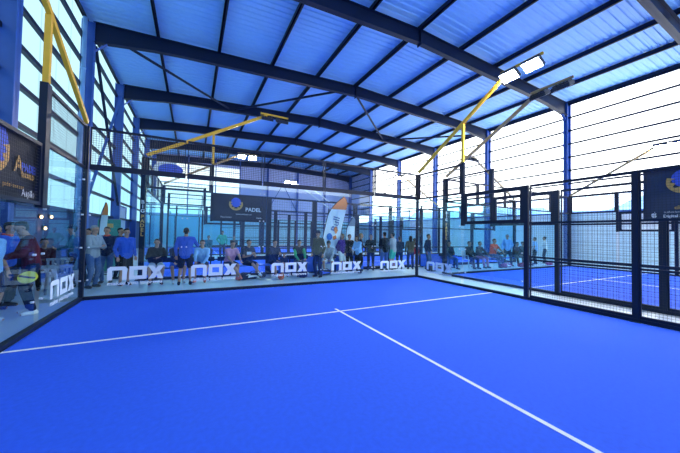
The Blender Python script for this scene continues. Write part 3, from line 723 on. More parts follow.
def person(label, x, y, heading, top='blue', bottom='jeans', hair='dark', pose='stand', arms=('down','down'), H=1.75, lean=0.03, head=(0.0, 0.0),
           sleeve='long', legs='long', shoe='darkgrey', longhair=False, cap=None, collar=None, vest=None, legpose=None, fine=False, seat=0.45, group=None, z0=-0.012, build=1.0):
    t = thing('person', label, 'person', (x, y, z0), math.radians(180+heading), group)
    k = H/1.75; sk = cm('skin', SKIN, 0.55); vox = 0.009 if fine else 0.0125
    V = lambda a, b_, c: Vector((a*k, b_*k, c*k))
    sit = pose == 'sit'
    P = Vector((0, 0, 0.93*k)) if not sit else Vector((0, 0, seat+0.125*k))
    up = Vector((0, math.sin(lean), math.cos(lean)))
    ch = P+up*0.30*k; N = P+up*0.50*k
    sh = {s: N-up*0.045*k+Vector((s*0.175*k*build, 0, 0)) for s in (-1, 1)}
    hp = {s: P+V(s*0.09, 0, -0.03) for s in (-1, 1)}
    foot = {}; knee = {}
    for s in (-1, 1):
        if sit:
            lp = (legpose or {}).get(s, (0.14, 0.46, 0))   # ankle x, y, lift
            an = Vector((s*lp[0]*k, lp[1]*k, 0.09*k+lp[2]))
            kn, an = ik(hp[s], an, 0.42*k, 0.41*k, (s*0.25, 0.6, 1))
        else:
            lp = (legpose or {}).get(s, (0.11, 0.0, 0))
            an = Vector((s*lp[0]*k, lp[1]*k-0.02, 0.09*k+lp[2]))
            kn, an = ik(hp[s], an, 0.42*k, 0.41*k, (s*0.1, 1, 0))
        foot[s] = an; knee[s] = kn
    el = {}; wr = {}; fd = {}
    for s, nm in ((-1, arms[0]), (1, arms[1])):
        w, pl, f = ARMS[nm]
        off = 0.03 if (nm == 'crossed' and s > 0) else 0
        tgt = sh[s]*1.0; tgt = Vector((s*w[0]*k, sh[s].y+w[1]*k+off, sh[s].z+w[2]*k+off))
        el[s], wr[s] = ik(sh[s], tgt, 0.29*k, 0.25*k, (s*pl[0], pl[1], pl[2]))
        fd[s] = Vector((s*f[0], f[1], f[2])).normalized()
    hy, hpit = head
    hup = Vector((0, math.sin(lean*0.4+hpit), math.cos(lean*0.4+hpit)))
    HB = N+hup*0.05*k; HC = N+hup*0.165*k+Vector((0, 0.025*k, 0))
    HR = Matrix.Rotation(hy, 3, 'Z') @ Matrix.Rotation(-(lean*0.4+hpit), 3, 'X')
    def hp_(a, b_, c): return HC + HR @ (Vector((a, b_, c))*k)
    # --- body (one surface)
    b = NB(); cap_ = capsule
    def torso(bm, g, ga=0.0):
        for s in (-1, 1):
            cap_(bm, P+V(s*0.065, 0, 0), P+up*0.17*k+V(s*0.055, 0, 0), (0.105+g)*k*build, (0.095+g)*k*build)
            cap_(bm, P+up*0.17*k+V(s*0.055, 0, 0), ch+V(s*0.08, 0.005, 0), (0.095+g)*k*build, (0.105+g)*k*build)
            cap_(bm, ch+V(s*0.08, 0.005, 0), sh[s]-V(s*0.045, 0, 0.01), (0.105+g)*k*build, (0.062+g)*k)
            cap_(bm, N-up*0.03*k, sh[s], (0.055+g)*k, (0.055+g)*k)
        cap_(bm, P, N-up*0.09*k, (0.10+g)*k*build, (0.085+g)*k)
    torso(b, 0)
    cap_(b, N-up*0.05*k, HC-hup*0.02*k, 0.058*k, 0.052*k)
    for s in (-1, 1):
        cap_(b, sh[s], el[s], 0.050*k, 0.039*k); cap_(b, el[s], wr[s], 0.039*k, 0.026*k)
        f = fd[s]; side = f.cross(Vector((0, 0, 1)) if abs(f.z) < 0.8 else Vector((0, 1, 0))).normalized(); nrm = side.cross(f)
        for q in (-0.02, 0.0, 0.02): cap_(b, wr[s]+f*0.01*k, wr[s]+(f*0.085+side*q)*k, 0.020*k, 0.015*k, 8, 2)
        for j, q in enumerate((-0.032, -0.011, 0.011, 0.031)):
            ln = (0.055, 0.07, 0.075, 0.065)[j]
            a0 = wr[s]+(f*0.085+side*q)*k; a1 = a0+(f*ln*0.55+nrm*0.008)*k; a2 = a1+(f*ln*0.35+nrm*0.022)*k
            cap_(b, a0, a1, 0.0088*k, 0.008*k, 6, 2); cap_(b, a1, a2, 0.008*k, 0.007*k, 6, 2)
        a0 = wr[s]+(f*0.03-side*0.025)*k; a1 = a0+(f*0.04-side*0.03)*k; cap_(b, a0, a1, 0.012*k, 0.009*k, 6, 2); cap_(b, a1, a1+(f*0.028-side*0.004)*k, 0.009*k, 0.008*k, 6, 2)
        cap_(b, hp[s], knee[s], 0.083*k*build, 0.054*k); cap_(b, knee[s], knee[s]*0.62+foot[s]*0.38+Vector((0, -0.012, 0)), 0.054*k, 0.052*k)
        cap_(b, knee[s]*0.62+foot[s]*0.38+Vector((0, -0.012, 0)), foot[s], 0.052*k, 0.036*k)
        cap_(b, foot[s]-V(0, 0.02, 0.045), foot[s]+V(s*0.02, 0.14, -0.055), 0.033*k, 0.026*k)
    # head with jaw, nose, brow, ears
    cap_(b, hp_(0, -0.012, 0.035), hp_(0, 0.012, 0.03), 0.078*k, 0.076*k, 14, 5)
    cap_(b, hp_(0, 0.01, -0.01), hp_(0, 0.035, -0.075), 0.064*k, 0.036*k, 12, 4)
    cap_(b, hp_(0, 0.085, 0.012), hp_(0, 0.105, -0.025), 0.009*k, 0.014*k, 8, 3)
    cap_(b, hp_(-0.035, 0.078, 0.028), hp_(0.035, 0.078, 0.028), 0.012*k, None, 8, 2)
    cap_(b, hp_(-0.02, 0.076, -0.058), hp_(0.02, 0.076, -0.058), 0.009*k, None, 8, 2)
    for s in (-1, 1): cap_(b, hp_(s*0.078, -0.01, 0.012), hp_(s*0.082, -0.018, -0.022), 0.014*k, 0.009*k, 8, 2)
    remesh('body', b, vox, sk, t, 3)
    # eyes and mouth
    eyeb = NB(); ellipsoid(eyeb, (0, 0, 0), (0.011*k, 0.008*k, 0.008*k), 8, 6)
    e0 = obj('eye', eyeb, cm('eye_dark', (0.03, 0.025, 0.025), 0.3), t, True); e0.location = hp_(-0.031, 0.083, 0.008)
    e1 = bpy.data.objects.new('eye', e0.data); C.objects.link(e1); e1.parent = t; e1.location = hp_(0.031, 0.083, 0.008)
    mb = NB(); cap_(mb, hp_(-0.017, 0.083, -0.056), hp_(0.017, 0.083, -0.056), 0.005*k, None, 6, 2); obj('mouth', mb, cm('lip', (0.30, 0.09, 0.08), 0.5), t, True)
    # hair / cap
    hm = cm('hair', HAIRC[hair], 0.6)
    b = NB()
    cap_(b, hp_(0, -0.035, 0.052), hp_(0, -0.005, 0.062), 0.080*k, 0.074*k, 14, 5); cap_(b, hp_(0, -0.045, 0.02), hp_(0, -0.04, -0.02), 0.066*k, 0.055*k, 12, 4)
    if longhair:
        cap_(b, hp_(0, -0.055, 0.01), hp_(0, -0.075, -0.17), 0.065*k, 0.045*k); 
        for s in (-1, 1): cap_(b, hp_(s*0.058, -0.02, 0.02), hp_(s*0.062, -0.03, -0.15), 0.034*k, 0.024*k)
    remesh('hair', b, vox, hm, t, 2)
    if cap:
        b = NB(); cap_(b, hp_(0, -0.02, 0.062), hp_(0, 0.012, 0.066), 0.088*k, 0.082*k, 14, 5); cap_(b, hp_(-0.035, 0.085, 0.058), hp_(-0.025, 0.15, 0.048), 0.010*k, None, 8, 2); cap_(b, hp_(0.035, 0.085, 0.058), hp_(0.025, 0.15, 0.048), 0.010*k, None, 8, 2); cap_(b, hp_(0, 0.085, 0.060), hp_(0, 0.16, 0.050), 0.012*k, None, 8, 2)
        remesh('cap', b, vox, cm('cap_'+cap, COL[cap]), t, 2)
    # top
    b = NB(); torso(b, 0.016)
    for s in (-1, 1):
        if sleeve == 'long':
            cap_(b, sh[s], el[s], 0.066*k, 0.054*k); cap_(b, el[s], wr[s]*0.93+el[s]*0.07, 0.054*k, 0.040*k)
        elif sleeve == 'short': cap_(b, sh[s], sh[s]*0.4+el[s]*0.6, 0.064*k, 0.058*k)
    for s in (-1, 1): cap_(b, P+V(s*0.06, 0, -0.03), P+V(s*0.06, 0, 0.06), 0.124*k*build, 0.118*k*build)
    topo = remesh('top', b, vox*1.15, cm('cloth_'+top, COL[top]), t, 4)
    if vest:
        b = NB(); torso(b, 0.026); remesh('vest', b, vox*1.2, cm('cloth_'+vest, COL[vest]), t, 4)
    if collar:
        b = NB()
        for j in range(10):
            a0, a1 = 2*PI*j/10, 2*PI*(j+1)/10
            c = N+up*0.035*k
            cap_(b, c+V(math.cos(a0)*0.068, math.sin(a0)*0.068, 0.01*math.sin(a0)*-1), c+V(math.cos(a1)*0.068, math.sin(a1)*0.068, 0.01*math.sin(a1)*-1), 0.021*k, None, 6, 2)
        remesh('collar', b, vox, cm('cloth_'+collar, COL[collar]), t, 1)
    # bottoms
    b = NB()
    for s in (-1, 1):
        cap_(b, P+V(s*0.06, 0, 0.02), hp[s], 0.117*k*build, 0.108*k*build)
        if legs == 'long':
            cap_(b, hp[s], knee[s], 0.102*k*build, 0.072*k); cap_(b, knee[s], foot[s]+(knee[s]-foot[s])*0.06, 0.072*k, 0.056*k)
        else:
            e = hp[s].lerp(knee[s], 0.80); cap_(b, hp[s], e, 0.105*k*build, 0.088*k)
    cap_(b, P, P-V(0, 0, 0.05), 0.10*k, 0.10*k)
    remesh('trousers' if legs == 'long' else 'shorts', b, vox*1.15, cm('cloth_'+bottom, COL[bottom]), t, 4)
    for s in (-1, 1):
        b = NB(); a = foot[s]
        cap_(b, a+V(0, -0.035, -0.048), a+V(s*0.022, 0.125, -0.052), 0.042*k, 0.037*k, 10, 3); cap_(b, a+V(0, -0.02, -0.03), a+V(0, 0.0, 0.0), 0.043*k, 0.042*k, 10, 3); cap_(b, a+V(s*.01, 0.03, -0.04), a+V(s*0.02, 0.10, -0.05), 0.044*k, 0.040*k, 10, 3)
        for v in b.verts:
            if v.co.z < a.z-0.088*k: v.co.z = a.z-0.088*k
        remesh('shoe', b, 0.011, cm('shoe_'+shoe, COL[shoe]), t, 2)
    t['_hands'] = 0
    del t['_hands']
    return t, dict(wr=wr, fd=fd, N=N, P=P, ch=ch, HC=HC, k=k, foot=foot)
def world_pt(t, v):
    a = t.rotation_euler.z; c, s_ = math.cos(a), math.sin(a)
    return Vector((t.location.x+v.x*c-v.y*s_, t.location.y+v.x*s_+v.y*c, t.location.z+v.z))

GL_ = 'people on the left walkway'; GS = 'standing spectators'; GT = 'seated spectators'; GR = 'spectators behind the right court'
# left walkway, behind the left glass
pA, hA = person('person at the left picture edge in pale blue T-shirt holding a yellow racket', -0.88, 8.62, 75, 'paleblue', 'navy', 'brown', arms=('down','down'), sleeve='short', legs='short', shoe='white', H=1.74, fine=True, group=GL_)
person('man in blue sweatshirt with orange collar in profile at the left edge', -1.20, 9.85, 80, 'blue', 'black', 'dark', arms=('front','front'), collar='orange', H=1.78, fine=True, head=(-0.1, 0.1), group=GL_)
person('person in dark cap facing the court between the blue and maroon sweaters', -1.32, 10.72, 20, 'navy', 'black', 'dark', arms=('crossed','crossed'), cap='darkgreen', H=1.70, fine=True, group=GL_)
person('man in maroon sweater looking down towards the left', -0.54, 9.12, 300, 'maroon', 'navy', 'brown', arms=('front','front'), lean=0.12, head=(0.1, 0.35), H=1.80, shoe='white', fine=True, group=GL_)
person('person in dark maroon top seated at the table behind the left glass', -1.48, 12.25, 30, 'maroon', 'black', 'dark', 'sit', ('lap','lap'), lean=0.15, fine=True, group=GL_)
person('man in teal jacket and dark cap looking left beside the glass corner', -0.80, 12.1, 285, 'teal', 'black', 'dark', arms=('front','down'), cap='navy', H=1.76, fine=True, group=GL_)
person('man in dark blue shirt standing just left of the grey hoodie', -0.62, 12.75, 330, 'navy', 'black', 'dark', arms=('down','front'), H=1.68, fine=True, group=GL_)
person('grey haired man in pale grey hoodie and jeans with folded arms', -0.28, 11.75, 60, 'grey', 'jeans', 'grey', arms=('crossed','crossed'), H=1.77, fine=True, group=GL_)
person('man in navy jacket with orange collar and jeans beside the grey hoodie', -0.12, 12.45, 350, 'navy', 'jeans', 'brown', arms=('front','down'), collar='orange', H=1.74, fine=True, group=GL_)
person('person in navy top standing behind the man in blue sweatshirt', 0.02, 13.3, 60, 'navy', 'black', 'dark', arms=('down','down'), H=1.72, group=GL_)
person('man in blue sweatshirt and black shorts looking right beside the lettered post', 0.44, 11.85, 40, 'blue', 'black', 'dark', arms=('down','down'), legs='short', H=1.70, build=1.18, head=(-0.3, 0.0), shoe='black', fine=True, group=GL_)
# seated and standing along the bench behind the back glass
person('man seated with folded arms in dark sweater and white shorts', 1.2, 12.12, 5, 'black', 'white', 'dark', 'sit', ('crossed','crossed'), legs='short', shoe='black', group=GT)
person('person in dark blue seated behind the standing blue sweatshirt', 1.76, 12.15, 10, 'navy', 'blue', 'dark', 'sit', ('knees','knees'), lean=0.3, legs='short', shoe='white', group=GT)
person('person in royal blue sweatshirt and black shorts seen from behind', 2.02, 11.35, 175, 'blue', 'black', 'dark', arms=('down','point'), legs='short', shoe='black', H=1.76, fine=True, legpose={-1:(0.15,0,0), 1:(0.15,0,0)}, build=1.1, group=GS)
person('smiling person in pale blue shirt seated with coral shoes', 2.52, 12.12, 350, 'paleblue', 'black', 'brown', 'sit', ('lap','knees'), lean=0.25, legs='short', shoe='coral', sleeve='long', group=GT)
person('person in pink shirt seated sideways leaning forward, legs stretched', 3.36, 12.12, 20, 'pink', 'black', 'dark', 'sit', ('knees','lap'), lean=0.4, legs='short', shoe='coral', sleeve='short', legpose={-1:(0.05,0.5,0), 1:(-0.1,0.62,0.05)}, group=GT)
person('person in dark top looking at a pale phone, above the black racket bag', 3.98, 12.12, 20, 'navy', 'black', 'dark', 'sit', ('phone','phone'), lean=0.12, legs='short', shoe='white', sleeve='short', legpose={-1:(0.1,0.45,0), 1:(-0.12,0.65,0.12)}, group=GT)
person('man in navy jacket over white shirt seated near the orange ball', 4.93, 12.12, 15, 'navy', 'navy', 'dark', 'sit', ('phone','lap'), lean=0.1, legs='short', shoe='white', group=GT)
person('small child in dark top seated on the floor beside the navy jacket', 5.33, 12.1, 350, 'navy', 'jeans', 'brown', 'sit', ('lap','lap'), H=1.15, seat=0.27, group=GT)
person('man with green sleeves and dark vest seated on the bench', 5.92, 12.12, 355, 'green', 'darkgrey', 'brown', 'sit', ('knees','lap'), lean=0.08, vest='black', group=GT)
person('man in olive jacket and dark hat standing side-on before the bench', 6.42, 11.35, 300, 'olive', 'navy', 'dark', arms=('down','down'), cap='black', H=1.76, shoe='black', fine=True, group=GS)
person('person in grey hoodie and white shorts seated below the white flag', 7.22, 12.1, 330, 'grey', 'white', 'brown', 'sit', ('lap','knees'), lean=0.35, legs='short', cap='darkgrey', shoe='white', group=GT)
person('person in purple sweater and white shorts standing beside the flag', 7.90, 12.25, 20, 'purple', 'white', 'blond', arms=('back','back'), legs='short', H=1.66, shoe='white', group=GS)
person('long haired person in pale blue jacket and black trousers', 8.46, 11.78, 280, 'paleblue', 'black', 'brown', arms=('front','front'), longhair=True, H=1.60, lean=0.15, head=(0, 0.2), group=GS)
person('person in black coat half hidden behind the pale blue jacket', 8.25, 12.24, 0, 'black', 'black', 'dark', arms=('crossed','down'), H=1.64, group=GS)
person('person in dark plaid shirt left of the glass seam', 8.86, 12.3, 60, 'plaid', 'black', 'blond', arms=('crossed','down'), H=1.70, group=GS)
person('person in black top with red bag right of the plaid shirt', 9.46, 12.35, 330, 'black', 'navy', 'dark', arms=('front','down'), H=1.66, group=GS)
pB, hB = person('person with black backpack and jeans seen from behind', 10.05, 12.1, 170, 'black', 'jeans', 'dark', arms=('front','front'), H=1.78, group=GS)
person('person in grey hoodie and green shorts seen from behind', 10.62, 12.2, 200, 'grey', 'seagreen', 'dark', arms=('crossed','crossed'), legs='short', H=1.76, group=GS)
person('short person in dark top between grey hoodie and olive coat', 11.08, 12.3, 140, 'navy', 'black', 'brown', arms=('down','front'), H=1.58, group=GS)
person('person in olive coat and dark trousers seen from behind', 11.50, 12.0, 150, 'olive', 'navy', 'dark', arms=('down','front'), longhair=True, H=1.62, group=GS)
person('person in red top and white trousers beside the corner post', 12.0, 12.3, 110, 'red', 'white', 'brown', arms=('down','down'), H=1.50, group=GS)
person('man in long navy coat standing right of the corner post', 12.35, 11.75, 20, 'navy', 'jeans', 'dark', arms=('down','down'), longhair=False, H=1.72, group=GS)
# behind the right court
person('person in dark jacket and jeans seated left of the white chair', 13.75, 11.75, 345, 'darkgrey', 'jeans', 'dark', 'sit', ('front','lap'), lean=0.1, longhair=True, legpose={-1:(0.16,0.5,0), 1:(0.3,0.55,0)}, group=GR)
person('person in black top seated on the white plastic chair', 14.95, 11.5, 355, 'black', 'navy', 'dark', 'sit', ('lap','lap'), group=GR)
person('person in dark grey top seated right of the white chair', 15.75, 11.55, 0, 'darkgrey', 'pink', 'brown', 'sit', ('knees','lap'), lean=0.15, group=GR)
person('person in bright orange shirt seated, elbows on knees', 16.75, 11.4, 0, 'orange', 'jeans', 'brown', 'sit', ('knees','knees'), lean=0.12, sleeve='short', H=1.85, seat=0.55, build=1.15, group=GR)
person('man in pale blue hoodie standing with one hand on hip', 18.0, 11.4, 330, 'paleblue', 'darkgrey', 'grey', arms=('hips','down'), H=1.80, legpose={-1:(0.2,0.1,0), 1:(0.16,-0.05,0)}, group=GR)
person('person in brown top crouched beside the pale blue hoodie', 18.9, 11.5, 340, 'brown', 'darkgrey', 'dark', 'sit', ('knees','knees'), lean=0.3, group=GR)
person('dark dressed person seated behind the thick dark post', 19.75, 11.6, 350, 'darkgrey', 'brown', 'dark', 'sit', ('lap','lap'), lean=0.1, group=GR)
person('person in pale blue shirt seen from behind between two dark posts', 21.0, 11.5, 190, 'paleblue', 'black', 'brown', arms=('down','front'), sleeve='short', H=1.66, group=GR)
person('person in white shirt right of the pale blue shirt behind the mesh', 22.3, 11.6, 200, 'white', 'darkgrey', 'dark', arms=('crossed','down'), H=1.72, group=GR)
# beyond the court behind
person('person in sea green shirt standing beyond the court behind', 3.9, 20.6, 350, 'seagreen', 'navy', 'dark', arms=('down','hips'), H=1.70, group='people beyond the court behind')
person('person in teal shirt seated beyond the court, left of the green shirt', 3.1, 20.7, 0, 'teal', 'navy', 'dark', 'sit', ('lap','lap'), group='people beyond the court behind')
person('person in dark shirt seated beyond the court, right of the green shirt', 4.6, 20.7, 0, 'black', 'navy', 'dark', 'sit', ('lap','lap'), group='people beyond the court behind')

# ------------------------------------------------------------------ things people use
def bench(x0, x1, y, label, depth=0.36, z=0.45):
    t = thing('bench', label, 'bench', ((x0+x1)/2, y, -0.012), 0, 'blue benches')
    w = (x1-x0)/2
    b = NB(); bx(b, -w, w, -depth/2, depth/2, z-0.03, z+0.01); obj('seat', b, BLUEBOARD, t)
    for sx in (-1, 1):
        b = NB(); x_ = sx*(w-0.15); bx(b, x_-0.025, x_+0.025, -depth/2+0.02, depth/2-0.02, 0, 0.03); bx(b, x_-0.025, x_+0.025, -0.03, 0.03, 0.03, z-0.03); obj('leg', b, NAVY, t)
    b = NB(); bx(b, -w, w, depth/2+0.02, depth/2+0.05, z+0.15, z+0.30); obj('backrest', b, NAVY, t)
    b = NB(); bx(b, -w+.1, -w+.14, depth/2-0.02, depth/2+0.02, z, z+0.25); bx(b, w-.14, w-.1, depth/2-0.02, depth/2+0.02, z, z+0.25); obj('back_frame', b, NAVY, t)
for x0, x1, lab in ((0.95, 2.9, 'blue bench under the folded-arm man and the pale blue shirt'), (3.0, 5.15, 'blue bench under the pink shirt, phone user and navy jacket'),
                    (5.5, 6.4, 'short blue bench under the man with green sleeves'), (6.75, 7.7, 'short blue bench under the grey hoodie below the flag')):
    bench(x0, x1, 12.14, lab)
bench(2.6, 5.1, 20.75, 'blue bench on the far side of court behind')
bench(13.3, 14.3, 11.72, 'blue bench under the leftmost person behind the right court')
bench(15.3, 19.95, 11.55, 'long blue bench behind the right court')
# low blue boards
for x0, x1, lab in ((5.25, 9.2, 'low bright blue board along the walkway below the flag'), (12.7, 15.2, 'low bright blue board behind the right hand seated people')):
    t = thing('barrier_board', lab, 'board', ((x0+x1)/2, 12.56, -0.012), 0, 'low blue boards'); w = (x1-x0)/2
    b = NB(); bx(b, -w, w, -0.015, 0.015, 0.04, 0.66); obj('panel', b, BLUEBOARD, t)
    b = NB(); bx(b, -w, w, -0.025, 0.025, 0.66, 0.70); obj('top_rail', b, NAVY, t)
    for x in (-w+0.1, w-0.1):
        b = NB(); bx(b, x-0.03, x+0.03, -0.035, 0.03, 0, 0.04); obj('foot', b, NAVY, t)
def chair(x, y, rz, label, m, group=None):
    t = thing('plastic_chair', label, 'chair', (x, y, -0.012), math.radians(rz), group)
    b = NB(); bx(b, -0.22, 0.22, -0.21, 0.21, 0.42, 0.45); obj('seat', b, m, t)
    b = NB()
    for i in range(5): bar(b, (-0.18+0.09*i, -0.21, 0.45), (-0.18+0.09*i, -0.27, 0.82), 0.05, 0.015, up=(0,1,0))
    bar(b, (-0.22, -0.27, 0.83), (0.22, -0.27, 0.83), 0.03, 0.06); obj('backrest', b, m, t)
    for sx in (-1, 1):
        for sy in (-1, 1):
            b = NB(); bar(b, (sx*0.19, sy*0.18, 0.42), (sx*0.22, sy*0.22, 0), 0.035); obj('leg', b, m, t)
        b = NB(); bar(b, (sx*0.24, -0.24, 0.64), (sx*0.24, 0.18, 0.64), 0.04, 0.02); bar(b, (sx*0.24, 0.17, 0.64), (sx*0.21, 0.19, 0.43), 0.03); obj('armrest', b, m, t)
    return t
chair(14.95, 11.5, 175, 'white plastic armchair behind the right court', WHITEC)
chair(-1.48, 12.25, 210, 'white plastic armchair under the seated maroon top', WHITEC)
GREYP = mat('grey_plastic', (0.22, 0.27, 0.36), 0.5)
chair(-0.85, 11.3, 200, 'grey plastic chair standing empty behind the left glass, nearer the corner', GREYP)
chair(-1.75, 10.6, 60, 'grey plastic chair standing empty by the dark left wall', GREYP)
# round white table with curved leg
t = thing('side_table', 'grey topped round table with white curved leg behind the left glass', 'table', (-0.75, 10.75, -0.012))
b = NB(); rod(b, (0,0,0.70), (0,0,0.73), 0.36, n=28); obj('tabletop', b, GREYP, t)
b = NB()
for i in range(10):
    z0_, z1_ = 0.70*i/10, 0.70*(i+1)/10
    rod(b, (0.07*math.sin(PI*i/10)-0.02, 0, z0_), (0.07*math.sin(PI*(i+1)/10)-0.02, 0, z1_), 0.028+0.02*abs(5-i)/5, n=10)
obj('pedestal', b, WHITEC, t)
b = NB(); rod(b, (0,0,0), (0,0,0.02), 0.20, n=24); obj('base', b, WHITEC, t)
# racket in the hand at the left edge
w_ = max((world_pt(pA, hA['wr'][q]+hA['fd'][q]*0.09) for q in (-1, 1)), key=lambda v: v.y)
t = thing('padel_racket', 'yellow and black padel racket held low at the left picture edge', 'racket', tuple(w_))
RD = (Vector((-0.52, 8.80, 0.74))-w_).normalized(); RN = Vector((0.75, -0.55, 0.3)); RN = (RN-RD*RN.dot(RD)).normalized(); RS = RN.cross(RD)
b = NB(); rod(b, -RD*0.05, RD*0.17, 0.017, n=10); obj('grip', b, BANNER, t)
def RF(a, c, d_): return RD*(a+0.28)+RS*c+RN*(d_-0.019)
out = [(0.13*math.cos(k*PI/14), 0.125*math.sin(k*PI/14)) for k in range(28)]
b = NB(); poly(b, out, RF, 0.038); obj('head', b, mat('racket_yellow', (0.80, 0.78, 0.05), 0.4), t)
b = NB(); poly(b, [(a*1.0, c) for a, c in ((-0.12,-0.03),(0.02,-0.035),(0.12,-0.03),(0.12,0.01),(0.02,0.005),(-0.12,0.01))], lambda a, c, d_: RF(a, c, 0.0385+d_), 0.002); obj('stripe', b, BANNER, t)
# backpack
t = thing('backpack', 'black backpack on the back of the person in jeans', 'backpack', tuple(world_pt(pB, hB['ch']+Vector((0, -0.205, 0)))), pB.rotation_euler.z)
b = NB(); capsule(b, (-0.07,0,-0.13), (-0.07,0,0.12), 0.075); capsule(b, (0.07,0,-0.13), (0.07,0,0.12), 0.075); capsule(b, (0,-0.04,-0.1), (0,-0.04,0.02), 0.08); remesh('bag', b, 0.012, BANNER, t)
b = NB()
for s_ in (-1, 1): capsule(b, (s_*0.09, 0.05, 0.17), (s_*0.11, 0.02, -0.17), 0.012, None, 6, 2)
obj('strap', b, BANNER, t)
# racket bags on the floor
def racket_bag(x, y, rz, L, label, m, m2):
    t = thing('racket_bag', label, 'bag', (x, y, -0.012), math.radians(rz))
    b = NB(); capsule(b, (-L/2+0.12, 0, 0.13), (L/2-0.10, 0, 0.10), 0.13, 0.085, 14, 4); capsule(b, (-L/2+0.12, 0.10, 0.11), (L/2-0.14, 0.07, 0.09), 0.11, 0.07, 14, 4)
    for v in b.verts: v.co.z = max(0.0, v.co.z)
    remesh('bag', b, 0.015, m, t)
    b = NB()
    for k in range(8):
        a0, a1 = PI*k/8, PI*(k+1)/8
        capsule(b, (-0.14*math.cos(a0), -0.02, 0.19+0.09*math.sin(a0)), (-0.14*math.cos(a1), -0.02, 0.19+0.09*math.sin(a1)), 0.012, None, 6, 2)
    obj('handle', b, m, t)
    b = NB(); poly(b, [(-0.22,-0.05),(0.02,-0.02),(0.2,-0.035),(0.05,0.02),(-0.2,0.04)], lambda a, c, d_: Vector((a, -0.135-d_, 0.125+c)), 0.006); poly(b, [(-0.3,0.03),(-0.12,0.05),(-0.2,0.08)], lambda a, c, d_: Vector((a, -0.128-d_, 0.125+c)), 0.006); obj('emblem', b, m2, t)
racket_bag(4.12, 11.72, 8, 0.95, 'black racket bag with white marks on the floor below the phone user', BANNER, WHITEINK)
racket_bag(6.0, 11.62, 60, 0.75, 'dark striped racket bag beside the feet of the olive jacket', cm('bag_navy', (0.03,0.035,0.09)), WHITEINK)
racket_bag(6.85, 11.65, 10, 0.6, 'small dark bag on the floor right of the olive jacket', BANNER, BLUEINK)
racket_bag(12.15, 11.1, 5, 0.9, 'dark bag on the floor just right of the corner post', BANNER, BLUEINK)
racket_bag(17.2, 10.9, 5, 0.8, 'pink and grey bag at the feet of the orange shirt', cm('bag_pink', (0.45,0.12,0.3)), WHITEINK)
racket_bag(18.4, 10.75, 10, 0.7, 'red and white bag beside the standing pale blue hoodie', cm('bag_red', (0.5,0.08,0.1)), WHITEINK)
racket_bag(21.3, 10.8, 10, 0.7, 'pink bag behind the mesh at the right court', cm('bag_pink2', (0.6,0.15,0.35)), WHITEINK)
b = NB(); ellipsoid(b, (4.98, 11.25, 0.098), (0.11, 0.11, 0.11), 20, 12); tag(obj('ball', b, cm('ball_orange', (0.9,0.2,0.08)), None, True), 'orange ball on the floor below the navy jacket', 'ball')
# phone
t = tag((lambda b: (bx(b, 3.90, 4.06, 11.80, 11.815, 0.83, 0.93), obj('phone', b, WHITEC))[1])(NB()), 'pale phone held by the dark topped seated person', 'phone')

# feather flags
def feather(x, y, hgt, wid, lean_, label, text, m=DECAL, tip=ORANGE, z0=0.1):
    t = thing('feather_flag', label, 'flag', (x, y, -0.012), 0, 'feather flags')
    n = 22; L_, R_ = [], []
    for i in range(n+1):
        u = i/n; z = z0+(hgt-z0)*u
        xl = lean_*u + (0.75*wid*max(0, (u-0.70)/0.30)**2.0)
        xr = lean_*u + wid*(1.0 if u < 0.9 else 1-(0.25*((u-0.9)/0.1)**2))
        if u == 1: xl = xr-0.02
        L_.append((xl, z)); R_.append((xr, z))
    def strip(i0, i1, name, mm):
        b = NB(); a = [[b.verts.new((q[j][0], d_+0.03*math.sin(q[j][1]*4), q[j][1])) for j in range(i0, i1+1)] for d_ in (-0.003, 0.003) for q in (L_, R_)]
        for j in range(i1-i0):
            b.faces.new((a[0][j], a[1][j], a[1][j+1], a[0][j+1])); b.faces.new((a[2][j], a[2][j+1], a[3][j+1], a[3][j]))
            b.faces.new((a[0][j], a[0][j+1], a[2][j+1], a[2][j])); b.faces.new((a[1][j], a[3][j], a[3][j+1], a[1][j+1]))
        b.faces.new((a[0][0], a[2][0], a[3][0], a[1][0])); b.faces.new((a[0][-1], a[1][-1], a[3][-1], a[2][-1]))
        obj(name, b, mm, t)
    k = int(n*0.82); strip(0, k, 'sail', m); strip(k, n, 'sail_tip', tip)
    b = NB(); pts = [(lean_*0-0.0, 0.0)]+L_
    for p, q in zip(pts, pts[1:]): rod(b, (p[0]-0.015, 0, p[1]), (q[0]-0.015, 0, q[1]), 0.016, n=6)
    obj('pole', b, BANNER, t)
    b = NB(); bar(b, (-0.3,0,0.015), (0.3,0,0.015), 0.05, 0.03); bar(b, (0,-0.06,0.016), (0,0.06,0.016), 0.25, 0.03); obj('base', b, BANNER, t)
    if text:
        o = text_obj('flag_text', text, wid*0.55, cm('flag_ink', (0.05,0.12,0.4)), t, (lean_*0.5+wid*0.72, -0.045, hgt*0.52), (lean_*0.5, 0, hgt*0.5), (-hgt*0.5, 0, lean_*0.5), thick=0.004)
    return t
F1 = feather(6.80, 12.44, 3.25, 0.80, 0.70, 'tall white feather flag with orange tip behind the back glass', 'Bull')
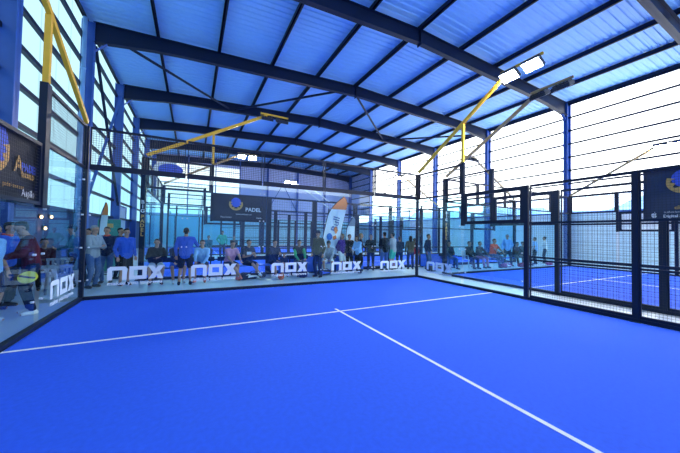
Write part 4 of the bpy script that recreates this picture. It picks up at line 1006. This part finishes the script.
b = NB(); poly(b, [(0.55+0.13*math.cos(k*PI/10), 1.35+0.15*math.sin(k*PI/10)) for k in range(20)], lambda a, c, d_: Vector((a+0.02, -0.05-d_, c+0.15)), 0.005); obj('flag_emblem', b, cm('emblem_blue', (0.05,0.2,0.6)), F1)
b = NB(); poly(b, [(0.85,1.45),(0.95,1.62),(0.86,1.80),(0.74,1.68)], lambda a, c, d_: Vector((a+0.02, -0.05-d_, c+0.15)), 0.005); poly(b, [(0.75,1.2),(0.9,1.28),(0.85,1.42),(0.7,1.35)], lambda a, c, d_: Vector((a+0.02, -0.05-d_, c+0.15)), 0.005); obj('flag_mark', b, ORANGE, F1)
feather(8.15, 12.48, 2.4, 0.42, 0.15, 'shorter white feather flag behind the pale blue jacket', '', tip=cm('tip_grey', (0.2,0.25,0.35)))
feather(-0.82, 14.4, 2.6, 0.20, 0.08, 'slim white feather flag with orange tip near the left wall', '')
t = thing('rollup_banner', 'green roll-up banner standing near the left wall', 'banner', (-0.62, 15.0, -0.012))
b = NB(); bx(b, -0.35, 0.35, -0.01, 0.01, 0.06, 2.0); obj('sheet', b, GREENB, t)
b = NB(); bx(b, -0.38, 0.38, -0.06, 0.06, 0, 0.06); obj('base', b, GREYP, t)
b = NB(); bx(b, -0.36, 0.36, -0.015, 0.015, 2.0, 2.03); bar(b, (0, 0.03, 0.06), (0, 0.03, 2.0), 0.02); obj('frame', b, GREYP, t)
b = NB(); bx(b, -0.12, 0.12, -0.014, -0.0105, 1.7, 1.85); obj('emblem', b, GOLDINK, t)
# folding clothes stand beside the man in blue (pale table with legs)
t = thing('trestle_table', 'pale folding table near the left wall behind the blue sweatshirt', 'table', (-0.35, 13.9, -0.012))
b = NB(); bx(b, -0.5, 0.5, -0.3, 0.3, 0.72, 0.75); obj('tabletop', b, WHITEC, t)
for sx in (-1, 1):
    for q in (-1, 1):
        b = NB(); bar(b, (sx*0.42, q*0.25, 0), (sx*0.42, -q*0.25, 0.72), 0.03); obj('leg', b, WHITEC, t)
